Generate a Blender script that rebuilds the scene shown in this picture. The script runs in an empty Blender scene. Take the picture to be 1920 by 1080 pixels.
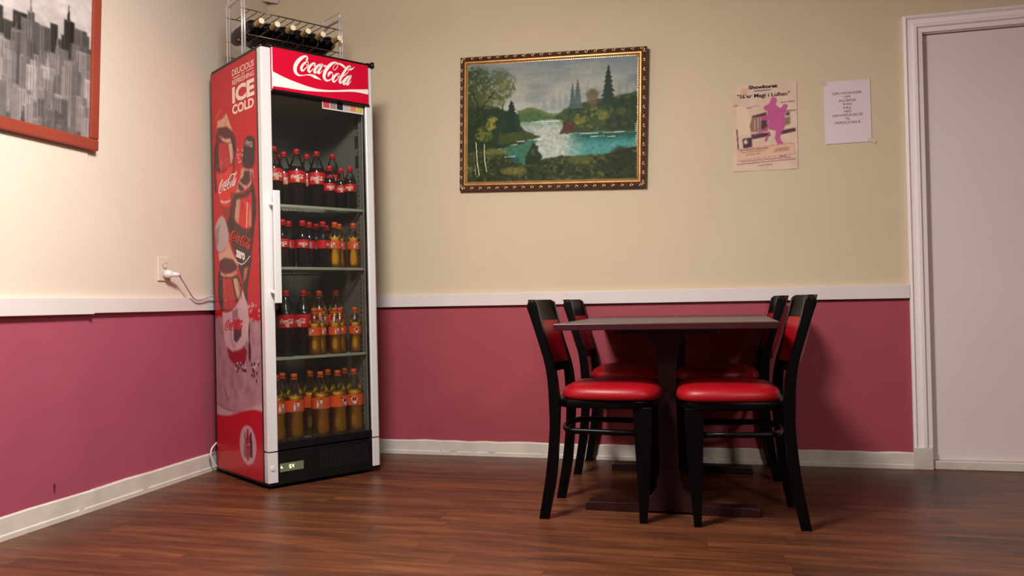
import bpy, bmesh, math, random
import numpy as np
from mathutils import Matrix, Vector
random.seed(7)
sc = bpy.context.scene
C = sc.collection

# ---------------------------------------------------------------- camera, world, lights, exposure
cam_d = bpy.data.cameras.new('camera'); cam = bpy.data.objects.new('camera', cam_d); C.objects.link(cam)
cam_d.sensor_width = 36; cam_d.lens = 1537.356*36/1920; cam_d.clip_start = .05
_r = Vector((0.967911, 0.250622, -0.018329)); _u = Vector((0.022076, -0.012149, 0.999682)); _f = Vector((-0.25032, 0.968009, 0.017292))
cam.matrix_world = Matrix(((_r.x, _u.x, -_f.x, 2.55724), (_r.y, _u.y, -_f.y, -4.28388), (_r.z, _u.z, -_f.z, .83), (0, 0, 0, 1)))
sc.camera = cam
w = bpy.data.worlds.new('world'); sc.world = w; w.use_nodes = True
w.node_tree.nodes['Background'].inputs[0].default_value = (1, .86, .7, 1)
w.node_tree.nodes['Background'].inputs[1].default_value = .05
sc.view_settings.view_transform = 'Standard'; sc.view_settings.look = 'None'
sc.view_settings.gamma = 1; sc.view_settings.use_curve_mapping = False
sc.view_settings.exposure = 0.0
sc.cycles.transparent_max_bounces = 24
def lamp(name, loc, size, power, col, kind='POINT'):
    d = bpy.data.lights.new(name, kind); d.energy = power; d.color = col
    if kind == 'AREA': d.shape = 'DISK'; d.size = size*2
    else: d.shadow_soft_size = size
    o = bpy.data.objects.new(name, d); o.location = loc; C.objects.link(o); return o
# a shaded pendant over the floor on the left, a weaker ceiling lamp behind on the right
lamp('pendant_lamp_bulb', (1.50, -2.45, 2.46), .24, 110, (1, .98, .96))
lamp('pendant_lamp_shade_opening', (1.50, -2.45, 2.40), .26, 70, (1, .98, .96), 'AREA')
lamp('ceiling_lamp_right', (4.2, -4.1, 2.66), .25, 72, (1, .94, .89), 'AREA')

# ---------------------------------------------------------------- helpers
def lin(c):
    r = []
    for v in c[:3]:
        v = v/255.
        r.append(v/12.92 if v <= .04045 else ((v+.055)/1.055)**2.4)
    return tuple(r)+(1,)
def nmat(name):
    m = bpy.data.materials.new(name); m.use_nodes = True
    return m, m.node_tree, m.node_tree.nodes['Principled BSDF']
def mat(name, col, rough=.5, metal=0, spec=.5, coat=0, var=0, scale=8, bump=0, bscale=60, emit=0, stretch=None):
    m, t, b = nmat(name)
    b.inputs['Base Color'].default_value = lin(col); b.inputs['Roughness'].default_value = rough
    b.inputs['Metallic'].default_value = metal; b.inputs['Specular IOR Level'].default_value = spec
    b.inputs['Coat Weight'].default_value = coat; b.inputs['Coat Roughness'].default_value = .1
    if emit:
        b.inputs['Emission Color'].default_value = lin(col); b.inputs['Emission Strength'].default_value = emit
    if var or bump:
        tc = t.nodes.new('ShaderNodeTexCoord'); src = tc.outputs['Object']
        if stretch:
            mp = t.nodes.new('ShaderNodeMapping'); mp.inputs['Scale'].default_value = stretch
            t.links.new(src, mp.inputs[0]); src = mp.outputs[0]
    if var:
        n = t.nodes.new('ShaderNodeTexNoise'); n.inputs['Scale'].default_value = scale; n.inputs['Detail'].default_value = 5
        t.links.new(src, n.inputs['Vector'])
        r = t.nodes.new('ShaderNodeValToRGB'); c = lin(col)
        r.color_ramp.elements[0].position = .3; r.color_ramp.elements[1].position = .7
        r.color_ramp.elements[0].color = tuple(x*(1-var) for x in c[:3])+(1,)
        r.color_ramp.elements[1].color = tuple(min(1, x*(1+var)) for x in c[:3])+(1,)
        t.links.new(n.outputs[0], r.inputs[0]); t.links.new(r.outputs[0], b.inputs['Base Color'])
    if bump:
        n2 = t.nodes.new('ShaderNodeTexNoise'); n2.inputs['Scale'].default_value = bscale; n2.inputs['Detail'].default_value = 3
        t.links.new(src, n2.inputs['Vector'])
        bp = t.nodes.new('ShaderNodeBump'); bp.inputs['Strength'].default_value = bump; bp.inputs['Distance'].default_value = .004
        t.links.new(n2.outputs[0], bp.inputs['Height']); t.links.new(bp.outputs[0], b.inputs['Normal'])
    return m
def attr_mat(name, rough=.5, spec=.4, coat=0, bump=0):
    m, t, b = nmat(name)
    a = t.nodes.new('ShaderNodeAttribute'); a.attribute_name = 'paint'
    t.links.new(a.outputs['Color'], b.inputs['Base Color'])
    b.inputs['Roughness'].default_value = rough; b.inputs['Specular IOR Level'].default_value = spec; b.inputs['Coat Weight'].default_value = coat
    if bump:
        n2 = t.nodes.new('ShaderNodeTexNoise'); n2.inputs['Scale'].default_value = 90
        tc = t.nodes.new('ShaderNodeTexCoord'); t.links.new(tc.outputs['Object'], n2.inputs['Vector'])
        bp = t.nodes.new('ShaderNodeBump'); bp.inputs['Strength'].default_value = bump; bp.inputs['Distance'].default_value = .003
        t.links.new(n2.outputs[0], bp.inputs['Height']); t.links.new(bp.outputs[0], b.inputs['Normal'])
    return m
def thin_glass(name, tint, refl=.5, rough=.02, haze=0.0, hazecol=(200, 190, 180)):
    m = bpy.data.materials.new(name); m.use_nodes = True; t = m.node_tree; t.nodes.clear()
    o = t.nodes.new('ShaderNodeOutputMaterial'); mx = t.nodes.new('ShaderNodeMixShader'); tr = t.nodes.new('ShaderNodeBsdfTransparent')
    gl = t.nodes.new('ShaderNodeBsdfGlossy'); fr = t.nodes.new('ShaderNodeFresnel'); fr.inputs[0].default_value = 1.45
    mu = t.nodes.new('ShaderNodeMath'); mu.operation = 'MULTIPLY'; mu.inputs[1].default_value = refl
    tr.inputs[0].default_value = tint+(1,); gl.inputs['Roughness'].default_value = rough
    t.links.new(fr.outputs[0], mu.inputs[0]); t.links.new(mu.outputs[0], mx.inputs[0])
    base = tr.outputs[0]
    if haze:
        df = t.nodes.new('ShaderNodeBsdfDiffuse'); df.inputs[0].default_value = lin(hazecol)
        m2 = t.nodes.new('ShaderNodeMixShader'); m2.inputs[0].default_value = haze
        t.links.new(tr.outputs[0], m2.inputs[1]); t.links.new(df.outputs[0], m2.inputs[2]); base = m2.outputs[0]
    t.links.new(base, mx.inputs[1]); t.links.new(gl.outputs[0], mx.inputs[2]); t.links.new(mx.outputs[0], o.inputs[0])
    return m

def obj(name, me, m=None, parent=None, label=None, smooth=False):
    if isinstance(me, bmesh.types.BMesh):
        bm = me; me = bpy.data.meshes.new(name); bmesh.ops.recalc_face_normals(bm, faces=bm.faces); bm.to_mesh(me); bm.free()
    if m is not None:
        for mm in (m if isinstance(m, (list, tuple)) else [m]): me.materials.append(mm)
    if smooth:
        for p in me.polygons: p.use_smooth = True
    o = bpy.data.objects.new(name, me); C.objects.link(o)
    if parent: o.parent = parent
    if label: o['label'] = label
    return o
def smooth_angle(o, a=40):
    me = o.data
    for p in me.polygons: p.use_smooth = True
    try: me.set_sharp_from_angle(angle=math.radians(a))
    except Exception: pass
    return o
def tag(o, label, cat, group=None):
    o['label'] = label; o['category'] = cat
    if group: o['group'] = group
    return o
def empty(name, loc=(0, 0, 0), rz=0, label=None, cat=None, group=None):
    o = bpy.data.objects.new(name, None); C.objects.link(o); o.location = loc; o.rotation_euler = (0, 0, rz); o.empty_display_size = .1
    if label: tag(o, label, cat, group)
    return o
def struct(o): o['kind'] = 'structure'; return o
def box(bm, a, b, bev=0, mi=0):
    vs = [bm.verts.new((x, y, z)) for x in (a[0], b[0]) for y in (a[1], b[1]) for z in (a[2], b[2])]
    fs = [bm.faces.new([vs[i] for i in q]) for q in ((0, 1, 3, 2), (4, 6, 7, 5), (0, 4, 5, 1), (2, 3, 7, 6), (0, 2, 6, 4), (1, 5, 7, 3))]
    for f in fs: f.material_index = mi
    if bev:
        es = list({e for f in fs for e in f.edges})
        bmesh.ops.bevel(bm, geom=es, offset=bev, segments=2, affect='EDGES', profile=.5)
def BOX(a, b, bev=0):
    bm = bmesh.new(); box(bm, a, b, bev); return bm
def lathe(bm, prof, n=20, c=(0, 0, 0), mi=0, cap=True):
    rings = []
    for r, z in prof:
        rings.append([bm.verts.new((c[0]+r*math.cos(2*math.pi*k/n), c[1]+r*math.sin(2*math.pi*k/n), c[2]+z)) for k in range(n)])
    for a, b in zip(rings, rings[1:]):
        for k in range(n):
            f = bm.faces.new((a[k], a[(k+1) % n], b[(k+1) % n], b[k])); f.smooth = True; f.material_index = mi
    if cap:
        if prof[0][0] > 1e-5: bm.faces.new(rings[0][::-1]).material_index = mi
        if prof[-1][0] > 1e-5: bm.faces.new(rings[-1]).material_index = mi
def tube(bm, pts, r, n=8, closed=False, mi=0):
    P = [Vector(p) for p in pts]; N = len(P); rings = []
    prev = None
    for i in range(N):
        a = P[i-1] if (i > 0 or closed) else P[i]; b = P[(i+1) % N] if (i < N-1 or closed) else P[i]
        t = (b-a).normalized()
        if prev is None:
            x = t.orthogonal().normalized()
        else:
            x = (prev-t*prev.dot(t)).normalized()
        prev = x; y = t.cross(x)
        rr = r[i] if isinstance(r, (list, tuple)) else r
        rings.append([bm.verts.new(P[i]+(x*math.cos(2*math.pi*k/n)+y*math.sin(2*math.pi*k/n))*rr) for k in range(n)])
    m = N if closed else N-1
    for i in range(m):
        a, b = rings[i], rings[(i+1) % N]
        for k in range(n):
            f = bm.faces.new((a[k], a[(k+1) % n], b[(k+1) % n], b[k])); f.smooth = True; f.material_index = mi
    if not closed:
        bm.faces.new(rings[0][::-1]).material_index = mi; bm.faces.new(rings[-1]).material_index = mi
def crom(pts, n=6):
    P = [np.array(p, float) for p in pts]; out = []
    for i in range(len(P)-1):
        p0 = P[max(i-1, 0)]; p1 = P[i]; p2 = P[i+1]; p3 = P[min(i+2, len(P)-1)]
        for k in range(n):
            t = k/n
            out.append(.5*((2*p1)+(-p0+p2)*t+(2*p0-5*p1+4*p2-p3)*t*t+(-p0+3*p1-3*p2+p3)*t**3))
    out.append(P[-1]); return out
def prism(bm, poly, y0, y1, bev=0):
    """polygon in XZ extruded along Y"""
    a = [bm.verts.new((x, y0, z)) for x, z in poly]; b = [bm.verts.new((x, y1, z)) for x, z in poly]; n = len(poly)
    fs = [bm.faces.new(a), bm.faces.new(b[::-1])]
    for k in range(n): fs.append(bm.faces.new((a[k], b[k], b[(k+1) % n], a[(k+1) % n])))
    if bev:
        es = list({e for f in fs[:2] for e in f.edges})
        bmesh.ops.bevel(bm, geom=es, offset=bev, segments=2, affect='EDGES', profile=.5)
# ---- lettering
_tcache = {}
def text_pts(s, bold=0.0, space=1.0):
    k = (s, bold, space)
    if k in _tcache: return _tcache[k]
    cu = bpy.data.curves.new('t', 'FONT'); cu.body = s; cu.size = 1; cu.offset = bold; cu.space_character = space; cu.resolution_u = 3
    o = bpy.data.objects.new('t', cu); C.objects.link(o)
    dg = bpy.context.evaluated_depsgraph_get(); me = bpy.data.meshes.new_from_object(o.evaluated_get(dg))
    V = np.array([v.co[:] for v in me.vertices]); F = [tuple(p.vertices) for p in me.polygons]
    bpy.data.objects.remove(o); bpy.data.curves.remove(cu); bpy.data.meshes.remove(me)
    lo = V.min(0); hi = V.max(0); V = (V-lo)/(np.maximum(hi-lo, 1e-6)); asp = (hi-lo)[0]/max((hi-lo)[1], 1e-6)
    _tcache[k] = (V, F, asp); return _tcache[k]
def text_into(bm, s, fn, x0, x1, y0, y1, bold=0., space=1.):
    """letters of s fill the box; fn maps (x,y) to 3D"""
    V, F, a = text_pts(s, bold, space)
    vs = [bm.verts.new(fn(x0+(x1-x0)*v[0], y0+(y1-y0)*v[1])) for v in V]
    for f in F:
        try: bm.faces.new([vs[i] for i in f])
        except ValueError: pass
def ribbon(bm, strokes, fn, n=6):
    """variable-width pen strokes (x,y,width) mapped through fn"""
    for s in strokes:
        P = crom(s, n); N = len(P); L = []; Rr = []
        for i, p in enumerate(P):
            a = P[max(i-1, 0)]; b = P[min(i+1, N-1)]; d = (b-a)[:2]; l = np.hypot(*d); d = d/l if l else np.array([1., 0])
            nx = np.array([-d[1], d[0]])*max(p[2], 2)/2
            L.append(bm.verts.new(fn(*(p[:2]+nx)))); Rr.append(bm.verts.new(fn(*(p[:2]-nx))))
        for i in range(N-1): bm.faces.new((L[i], Rr[i], Rr[i+1], L[i+1]))
        for e, i in ((P[0], 0), (P[-1], -1)):
            if e[2] < 12: continue
            k = 8; vs = [bm.verts.new(fn(e[0]+e[2]/2*math.cos(2*math.pi*j/k), e[1]+e[2]/2*math.sin(2*math.pi*j/k))) for j in range(k)]
            bm.faces.new(vs)
# ---- flat prints: a fine grid whose vertex colours are painted by code
class Canvas:
    def __init__(s, w, h, x0, x1, y0, y1, col):
        s.w, s.h = w, h; s.X, s.Y = np.meshgrid(np.linspace(x0, x1, w), np.linspace(y0, y1, h))
        s.px = abs(x1-x0)/w; s.a = np.empty((h, w, 3)); s.a[:] = col
    def mask(s, poly):
        P = np.array(poly, float); m = np.zeros((s.h, s.w), bool)
        j = len(P)-1
        for i in range(len(P)):
            (xi, yi), (xj, yj) = P[i], P[j]
            if yi != yj:
                c = ((yi > s.Y) != (yj > s.Y)) & (s.X < (xj-xi)*(s.Y-yi)/(yj-yi)+xi); m ^= c
            j = i
        return m.astype(float)
    def blur(s, m, n):
        for _ in range(n):
            p = np.pad(m, 1, mode='edge'); m = (p[1:-1, :-2]+2*p[1:-1, 1:-1]+p[1:-1, 2:])/4
            p = np.pad(m, 1, mode='edge'); m = (p[:-2, 1:-1]+2*p[1:-1, 1:-1]+p[2:, 1:-1])/4
        return m
    def put(s, m, col, k=1.): m = (m*k)[..., None]; s.a = s.a*(1-m)+np.array(col, float)*m
    def poly(s, p, col, soft=1, k=1., tex=None):
        m = s.mask(p)
        if soft: m = s.blur(m, soft)
        if tex is not None: m = m*tex
        s.put(m, col, k)
    def ell(s, cx, cy, rx, ry, col, soft=2, k=1., tex=None):
        m = ((((s.X-cx)/rx)**2+((s.Y-cy)/ry)**2) < 1).astype(float)
        m = s.blur(m, soft) if soft else m
        if tex is not None: m = m*tex
        s.put(m, col, k)
    def line(s, pts, wd, col, soft=1, k=1.):
        m = np.zeros((s.h, s.w))
        for (x0, y0), (x1, y1) in zip(pts, pts[1:]):
            dx, dy = x1-x0, y1-y0; t = np.clip(((s.X-x0)*dx+(s.Y-y0)*dy)/(dx*dx+dy*dy+1e-9), 0, 1)
            m = np.maximum(m, (np.hypot(s.X-x0-t*dx, s.Y-y0-t*dy) < wd/2).astype(float))
        s.put(s.blur(m, soft) if soft else m, col, k)
    def noise(s, nx, ny, seed, octv=3):
        r = np.random.RandomState(seed); out = np.zeros((s.h, s.w)); amp = 1; tot = 0
        for o in range(octv):
            gx, gy = nx*2**o+2, ny*2**o+2; g = r.rand(gy, gx)
            fx = np.linspace(0, gx-1.001, s.w); fy = np.linspace(0, gy-1.001, s.h); ix = fx.astype(int); iy = fy.astype(int)
            tx = fx-ix; ty = (fy-iy)[:, None]; tx = tx*tx*(3-2*tx); ty = ty*ty*(3-2*ty)
            v = (g[iy][:, ix]*(1-tx)+g[iy][:, ix+1]*tx)*(1-ty)+(g[iy+1][:, ix]*(1-tx)+g[iy+1][:, ix+1]*tx)*ty
            out += v*amp; tot += amp; amp *= .55
        return out/tot
    def mesh(s, name, fn):
        """fn(X,Y)->(n,3) positions"""
        V = fn(s.X.ravel(), s.Y.ravel()); me = bpy.data.meshes.new(name); w, h = s.w, s.h
        i = np.arange(w*h).reshape(h, w); q = np.stack([i[:-1, :-1], i[:-1, 1:], i[1:, 1:], i[1:, :-1]], -1).reshape(-1, 4)
        me.vertices.add(len(V)); me.vertices.foreach_set('co', V.astype(np.float32).ravel())
        me.loops.add(q.size); me.loops.foreach_set('vertex_index', q.ravel().astype(np.int32))
        me.polygons.add(len(q)); me.polygons.foreach_set('loop_start', np.arange(0, q.size, 4, dtype=np.int32))
        try: me.polygons.foreach_set('loop_total', np.full(len(q), 4, dtype=np.int32))
        except Exception: pass
        me.update(calc_edges=True); me.validate()
        c = np.clip(s.a.reshape(-1, 3)/255., 0, 1); c = np.where(c <= .04045, c/12.92, ((c+.055)/1.055)**2.4)
        at = me.color_attributes.new('paint', 'FLOAT_COLOR', 'POINT')
        at.data.foreach_set('color', np.concatenate([c, np.ones((len(c), 1))], 1).astype(np.float32).ravel())
        return me

# ---------------------------------------------------------------- materials
M = {}
M['cream2'] = mat('pinkish_cream_wall_paint', (222, 205, 186), .75, spec=.25, var=.02, scale=3, bump=.12, bscale=45)
M['pink2'] = mat('rose_wall_paint_left', (169, 79, 98), .6, spec=.3, var=.05, scale=3, bump=.12, bscale=45)
M['cream'] = mat('cream_wall_paint', (213, 193, 163), .75, spec=.25, var=.02, scale=3, bump=.12, bscale=45)
M['pink'] = mat('rose_wall_paint', (164, 72, 82), .6, spec=.3, var=.05, scale=3, bump=.12, bscale=45)
M['ceil'] = mat('beige_ceiling_paint', (140, 124, 108), .9)  # unseen ceiling, toned down so it bounces less light
M['panel'] = mat('dark_unseen_wall', (84, 62, 48), .6, var=.2, scale=6)  # invented dark finish for the unseen walls, lowers the ambient bounce
M['trim'] = mat('white_gloss_paint', (226, 214, 209), .35, spec=.4, var=.03, scale=5)
M['casing'] = mat('bright_white_gloss_paint', (243, 230, 226), .4, spec=.35)
M['skirt'] = mat('scuffed_white_paint', (216, 205, 192), .45, spec=.4, var=.10, scale=9, bump=.15, bscale=30)
M['scuff'] = mat('grey_scuff_dirt', (168, 152, 140), .8)
M['door'] = mat('off_white_door_paint', (232, 214, 212), .5, spec=.3, var=.02, scale=2)
M['black'] = mat('black_plastic', (14, 14, 16), .35)
M['gap'] = mat('dark_gap', (6, 5, 5), .9)
M['alu'] = mat('brushed_aluminium', (236, 233, 231), .35, metal=.25, spec=.5, var=.03, scale=30, stretch=(1, 1, .03))
M['red'] = mat('red_enamel', (206, 12, 50), .22, spec=.5, coat=.4)
M['white'] = mat('white_print', (240, 228, 220), .4)
M['inner'] = mat('grey_fridge_liner', (124, 121, 114), .5, spec=.4, var=.03)
M['shelf'] = mat('grey_green_shelf_strip', (160, 166, 146), .4)
M['wire'] = mat('chrome_wire', (238, 232, 228), .28, metal=.6)
M['darkwire'] = mat('dull_metal_wire', (112, 84, 76), .3, metal=.8)
M['cbk'] = mat('black_lacquered_wood', (8, 6, 7), .34, spec=.12, var=.15, scale=20, stretch=(1, 1, .1))
M['vinyl'] = mat('red_vinyl', (146, 6, 19), .42, spec=.35, bump=.08, bscale=160)
M['mahog'] = mat('mahogany_laminate', (54, 19, 23), .32, spec=.5, var=.25, scale=14, stretch=(.15, 1, 1))
M['mahog2'] = mat('dark_mahogany_wood', (40, 13, 15), .4, spec=.4, var=.2, scale=14, stretch=(1, 1, .15))
M['cola'] = mat('cola_drink', (26, 12, 10), .06, spec=.6)
M['oj'] = mat('orange_drink', (226, 164, 34), .12, spec=.5)
b_ = M['oj'].node_tree.nodes['Principled BSDF']; b_.inputs['Subsurface Weight'].default_value = .7; b_.inputs['Subsurface Radius'].default_value = (1, .6, .15); b_.inputs['Subsurface Scale'].default_value = .05
M['capr'] = mat('red_bottle_cap', (214, 22, 36), .4)
M['capo'] = mat('orange_bottle_cap', (240, 98, 34), .4)
M['labr'] = mat('red_label_film', (216, 18, 30), .35)
M['labo'] = mat('orange_label_film', (246, 92, 34), .35)
M['grey'] = mat('grey_print', (140, 140, 150), .5)
M['blackp'] = mat('black_print', (26, 22, 24), .5)
M['goldp'] = mat('gold_print', (214, 190, 130), .4)
M['pet'] = thin_glass('clear_bottle_plastic', (.97, .97, .96), 1.0, .04)
M['pane'] = thin_glass('door_glass', (.93, .94, .92), .5, .03, haze=.012)
M['lcd'] = mat('lcd_screen', (112, 116, 92), .3)
M['seg'] = mat('lit_digits', (210, 255, 170), .5, emit=3)
M['wine'] = mat('dark_wine_glass', (14, 8, 12), .12, spec=.6)
M['foil'] = mat('gold_foil', (206, 164, 106), .32, metal=.35, spec=.5)
M['foilt'] = mat('cream_foil_top', (250, 232, 196), .3)
M['winelab'] = mat('maroon_wine_label', (58, 34, 38), .5)
M['frame'] = mat('bronzed_wood_moulding', (92, 58, 44), .38, metal=.35, var=.4, scale=60)
M['gold'] = mat('gilt_moulding', (190, 140, 82), .36, metal=.45, var=.15, scale=25)
M['bead'] = mat('bright_gilt_beading', (236, 214, 170), .2, metal=.8)
M['rwood'] = mat('orange_red_wood_moulding', (148, 62, 44), .4, var=.15, scale=20, stretch=(1, .15, .15))
M['plug'] = mat('white_plug_plastic', (232, 222, 220), .35)
M['plate'] = mat('cream_painted_socket', (222, 205, 186), .5)
M['cord'] = mat('grey_white_cord', (176, 158, 156), .5)
M['tape'] = thin_glass('clear_tape', (.95, .94, .93), .6, .3, haze=.45, hazecol=(236, 224, 220))
M['paper'] = mat('white_paper', (226, 208, 212), .8, var=.02, scale=6)
M['ink'] = mat('grey_ink', (120, 98, 104), .8)
M['dink'] = mat('dark_ink', (52, 34, 44), .8)
P_gloss = attr_mat('printed_panel', .36, .3, .08); P_oil = attr_mat('oil_paint', .5, .12, 0, .2); P_photo = attr_mat('photo_print', .3, .4); P_paper = attr_mat('printed_paper', .75, .2)

def wood_floor():
    m, t, b = nmat('red_brown_laminate')
    N = t.nodes.new; L = t.links.new
    g = N('ShaderNodeNewGeometry'); oi = N('ShaderNodeObjectInfo')
    ad = N('ShaderNodeVectorMath'); ad.operation = 'ADD'
    cb = N('ShaderNodeCombineXYZ'); mu = N('ShaderNodeMath'); mu.operation = 'MULTIPLY'; mu.inputs[1].default_value = 37
    L(oi.outputs['Random'], mu.inputs[0]); L(mu.outputs[0], cb.inputs[0]); L(mu.outputs[0], cb.inputs[1])
    L(g.outputs['Position'], ad.inputs[0]); L(cb.outputs[0], ad.inputs[1])
    def noise(scale, sx, sy, det):
        mp = N('ShaderNodeMapping'); mp.inputs['Scale'].default_value = (sx, sy, 1); L(ad.outputs[0], mp.inputs[0])
        n = N('ShaderNodeTexNoise'); n.inputs['Scale'].default_value = scale; n.inputs['Detail'].default_value = det; n.inputs['Distortion'].default_value = .6
        L(mp.outputs[0], n.inputs['Vector']); return n.outputs[0]
    a = noise(3, .9, 7, 6); c = noise(6, 1, 18, 4); d = noise(2.2, 1, 2.5, 2)
    r = N('ShaderNodeValToRGB'); e = r.color_ramp.elements
    e[0].position = .30; e[0].color = lin((44, 25, 17)); e[1].position = .72; e[1].color = lin((122, 72, 41))
    k = e.new(.50); k.color = lin((87, 48, 29))
    mx = N('ShaderNodeMath'); mx.operation = 'MULTIPLY_ADD'; mx.inputs[1].default_value = .55
    h = N('ShaderNodeMath'); h.operation = 'MULTIPLY'; h.inputs[1].default_value = .25; L(c, h.inputs[0])
    L(a, mx.inputs[0]); L(h.outputs[0], mx.inputs[2])
    m3 = N('ShaderNodeMath'); m3.operation = 'MULTIPLY_ADD'; m3.inputs[1].default_value = .22; L(d, m3.inputs[0]); L(mx.outputs[0], m3.inputs[2])
    m4 = N('ShaderNodeMath'); m4.operation = 'MULTIPLY_ADD'; m4.inputs[1].default_value = .10; L(oi.outputs['Random'], m4.inputs[0]); L(m3.outputs[0], m4.inputs[2])
    m5 = N('ShaderNodeMath'); m5.operation = 'SUBTRACT'; m5.inputs[1].default_value = .05; L(m4.outputs[0], m5.inputs[0])
    L(m5.outputs[0], r.inputs[0]); L(r.outputs[0], b.inputs['Base Color'])
    b.inputs['Roughness'].default_value = .38; b.inputs['Specular IOR Level'].default_value = .32
    bp = N('ShaderNodeBump'); bp.inputs['Strength'].default_value = .12; bp.inputs['Distance'].default_value = .002
    L(c, bp.inputs['Height']); L(bp.outputs[0], b.inputs['Normal'])
    return m
M['floor'] = wood_floor()

# ---------------------------------------------------------------- the room
ZC = 2.75; RX = 6.0; RY = -7.0; ZR = .85
bm = bmesh.new(); box(bm, (-.1, RY, -.06), (RX, .1, -.012)); box(bm, (-.1, RY, -.012), (RX, -3.05, 0))
floor = struct(obj('floor', bm, M['floor']))
joints = {-8: [1.475], -9: [.3, 2.05], -12: [1.475, 2.78], -17: [1.683], -7: [3.352], -10: [3.352], -11: [.9, 2.5]}
full = None
y_ref = -.866; PW = .104
for k in range(-30, 1):
    ya = min(y_ref+(k+8)*PW+PW, .0); yb = y_ref+(k+8)*PW
    row = round((yb)/PW)
    if ya - yb < .01 or yb < -3.06: continue
    rs = random.Random(k*13+5)
    xs = None
    for kk, v in joints.items():
        if kk == k: xs = list(v)
    if xs is None: xs = [rs.uniform(.2, 1.3)]
    while xs[0] > 1.25: xs.insert(0, xs[0]-1.22)
    while xs[-1] < RX-1.22: xs.append(xs[-1]+1.22)
    xs = [0]+xs+[RX]
    for xa, xb in zip(xs, xs[1:]):
        if xb-xa < .02: continue
        ln = xb-xa; std = abs(ln-1.22) < 1e-4 and abs(ya-yb-PW) < 1e-4
        if std and full:
            o = bpy.data.objects.new('plank', full); C.objects.link(o)
        else:
            b2 = bmesh.new(); box(b2, (0, 0, -.0118), (ln-.0008, ya-yb-.0005, 0))
            o = obj('plank', b2, M['floor'])
            if std: full = o.data
        o.parent = floor; o.location = (xa, yb, 0)

def wall_piece(bm, a, b):
    """split at the dado so the lower part takes the rose paint (slot 1)"""
    if a[2] < ZR < b[2]:
        box(bm, a, (b[0], b[1], ZR), mi=1); box(bm, (a[0], a[1], ZR), b, mi=0)
    else: box(bm, a, b, mi=1 if b[2] <= ZR else 0)
bm = bmesh.new()
wall_piece(bm, (-.1, 0, 0), (3.46, .1, ZC)); box(bm, (3.46, 0, 2.10), (4.44, .1, ZC)); wall_piece(bm, (4.44, 0, 0), (RX, .1, ZC))
struct(obj('wall_back', bm, [M['cream'], M['pink']]))
bm = bmesh.new(); wall_piece(bm, (-.1, -1.43, 0), (0, 0, ZC)); wall_piece(bm, (-.1, RY, 0), (.006, -1.43, ZC))
wl_ = struct(obj('wall_left', bm, [M['cream2'], M['pink2']]))
bm = bmesh.new(); wall_piece(bm, (RX, RY, 0), (RX+.1, .1, ZC)); struct(obj('wall_right', bm, [M['panel'], M['panel']]))
bm = bmesh.new(); wall_piece(bm, (-.1, RY-.1, 0), (RX+.1, RY, ZC)); struct(obj('wall_front', bm, [M['panel'], M['panel']]))
struct(obj('ceiling', BOX((-.1, RY-.1, ZC), (RX+.1, .1, ZC+.1)), M['ceil']))
# dado rails
struct(obj('trim_1', BOX((0, -.022, .814), (3.416, 0, .880), .002), M['trim']))
struct(obj('trim_2', BOX((0, -1.428, .816), (.022, -.022, .880), .002), M['trim']))
struct(obj('trim_3', BOX((0.006, RY, .812), (.032, -1.428, .880), .002), M['trim']))
struct(obj('trim_4', BOX((4.484, -.022, .814), (RX, 0, .880), .002), M['trim']))
# skirtings: sloped top painted roughly, a shoe strip at the floor
def skirting(name, along, a, b, h):
    bm = bmesh.new(); n = 40; rs = random.Random(a*7+b)
    rows = []
    for i in range(n+1):
        s = a+(b-a)*i/n; hh = h+rs.uniform(-.003, .003)
        pr = [(0, 0), (.018, 0), (.018, .018), (.013, .022), (.013, hh-.006), (.008, hh), (0, hh)]
        rows.append([bm.verts.new((d, s, z) if along == 'y' else (s, -d, z)) for d, z in pr])
    for p, q in zip(rows, rows[1:]):
        for k in range(6): bm.faces.new((p[k], p[k+1], q[k+1], q[k]))
        bm.faces.new((p[6], p[0], q[0], q[6]))
    bm.faces.new(rows[0]); bm.faces.new(rows[-1][::-1])
    o = struct(obj(name, bm, M['skirt']))
    bm = bmesh.new()
    for i in range(int(abs(b-a)*4)):
        s = rs.uniform(min(a, b), max(a, b)-.1); l = rs.uniform(.01, .05); z = rs.uniform(.019, .024)
        vs = [(s, z-.002), (s+l, z-.001), (s+l*.9, z+.003), (s+l*.3, z+.0035)]
        if along == 'y': bm.faces.new([bm.verts.new((.0186-(zz-.018)*.9 if zz > .018 else .0186, ss, zz)) for ss, zz in vs])
        else: bm.faces.new([bm.verts.new((ss, -(.0186-(zz-.018)*.9 if zz > .018 else .0186), zz)) for ss, zz in vs])
    if len(bm.faces): obj('scuff_marks', bm, M['scuff'], o, 'grey scuff marks along the skirting')
    else: bm.free()
    return o
skirting('baseboard_back', 'x', 0.0, 3.416, .078)
skirting('baseboard_left', 'y', -6.9, -.02, .088)
skirting('baseboard_right', 'x', 4.484, 5.9, .078)
# small holes and stains in the left wall paint
bm = bmesh.new()
for (y, z, ry, rz) in [(-1.62, .135, .006, .022)]:
    vs = [bm.verts.new((.0066, y+ry*math.cos(t)*(1+.3*math.sin(3*t)), z+rz*math.sin(t))) for t in np.linspace(0, 6.28, 14)[:-1]]; bm.faces.new(vs)
obj('paint_stain', bm, mat('dark_rose_stain', (112, 30, 44), .7), wl_)

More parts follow.
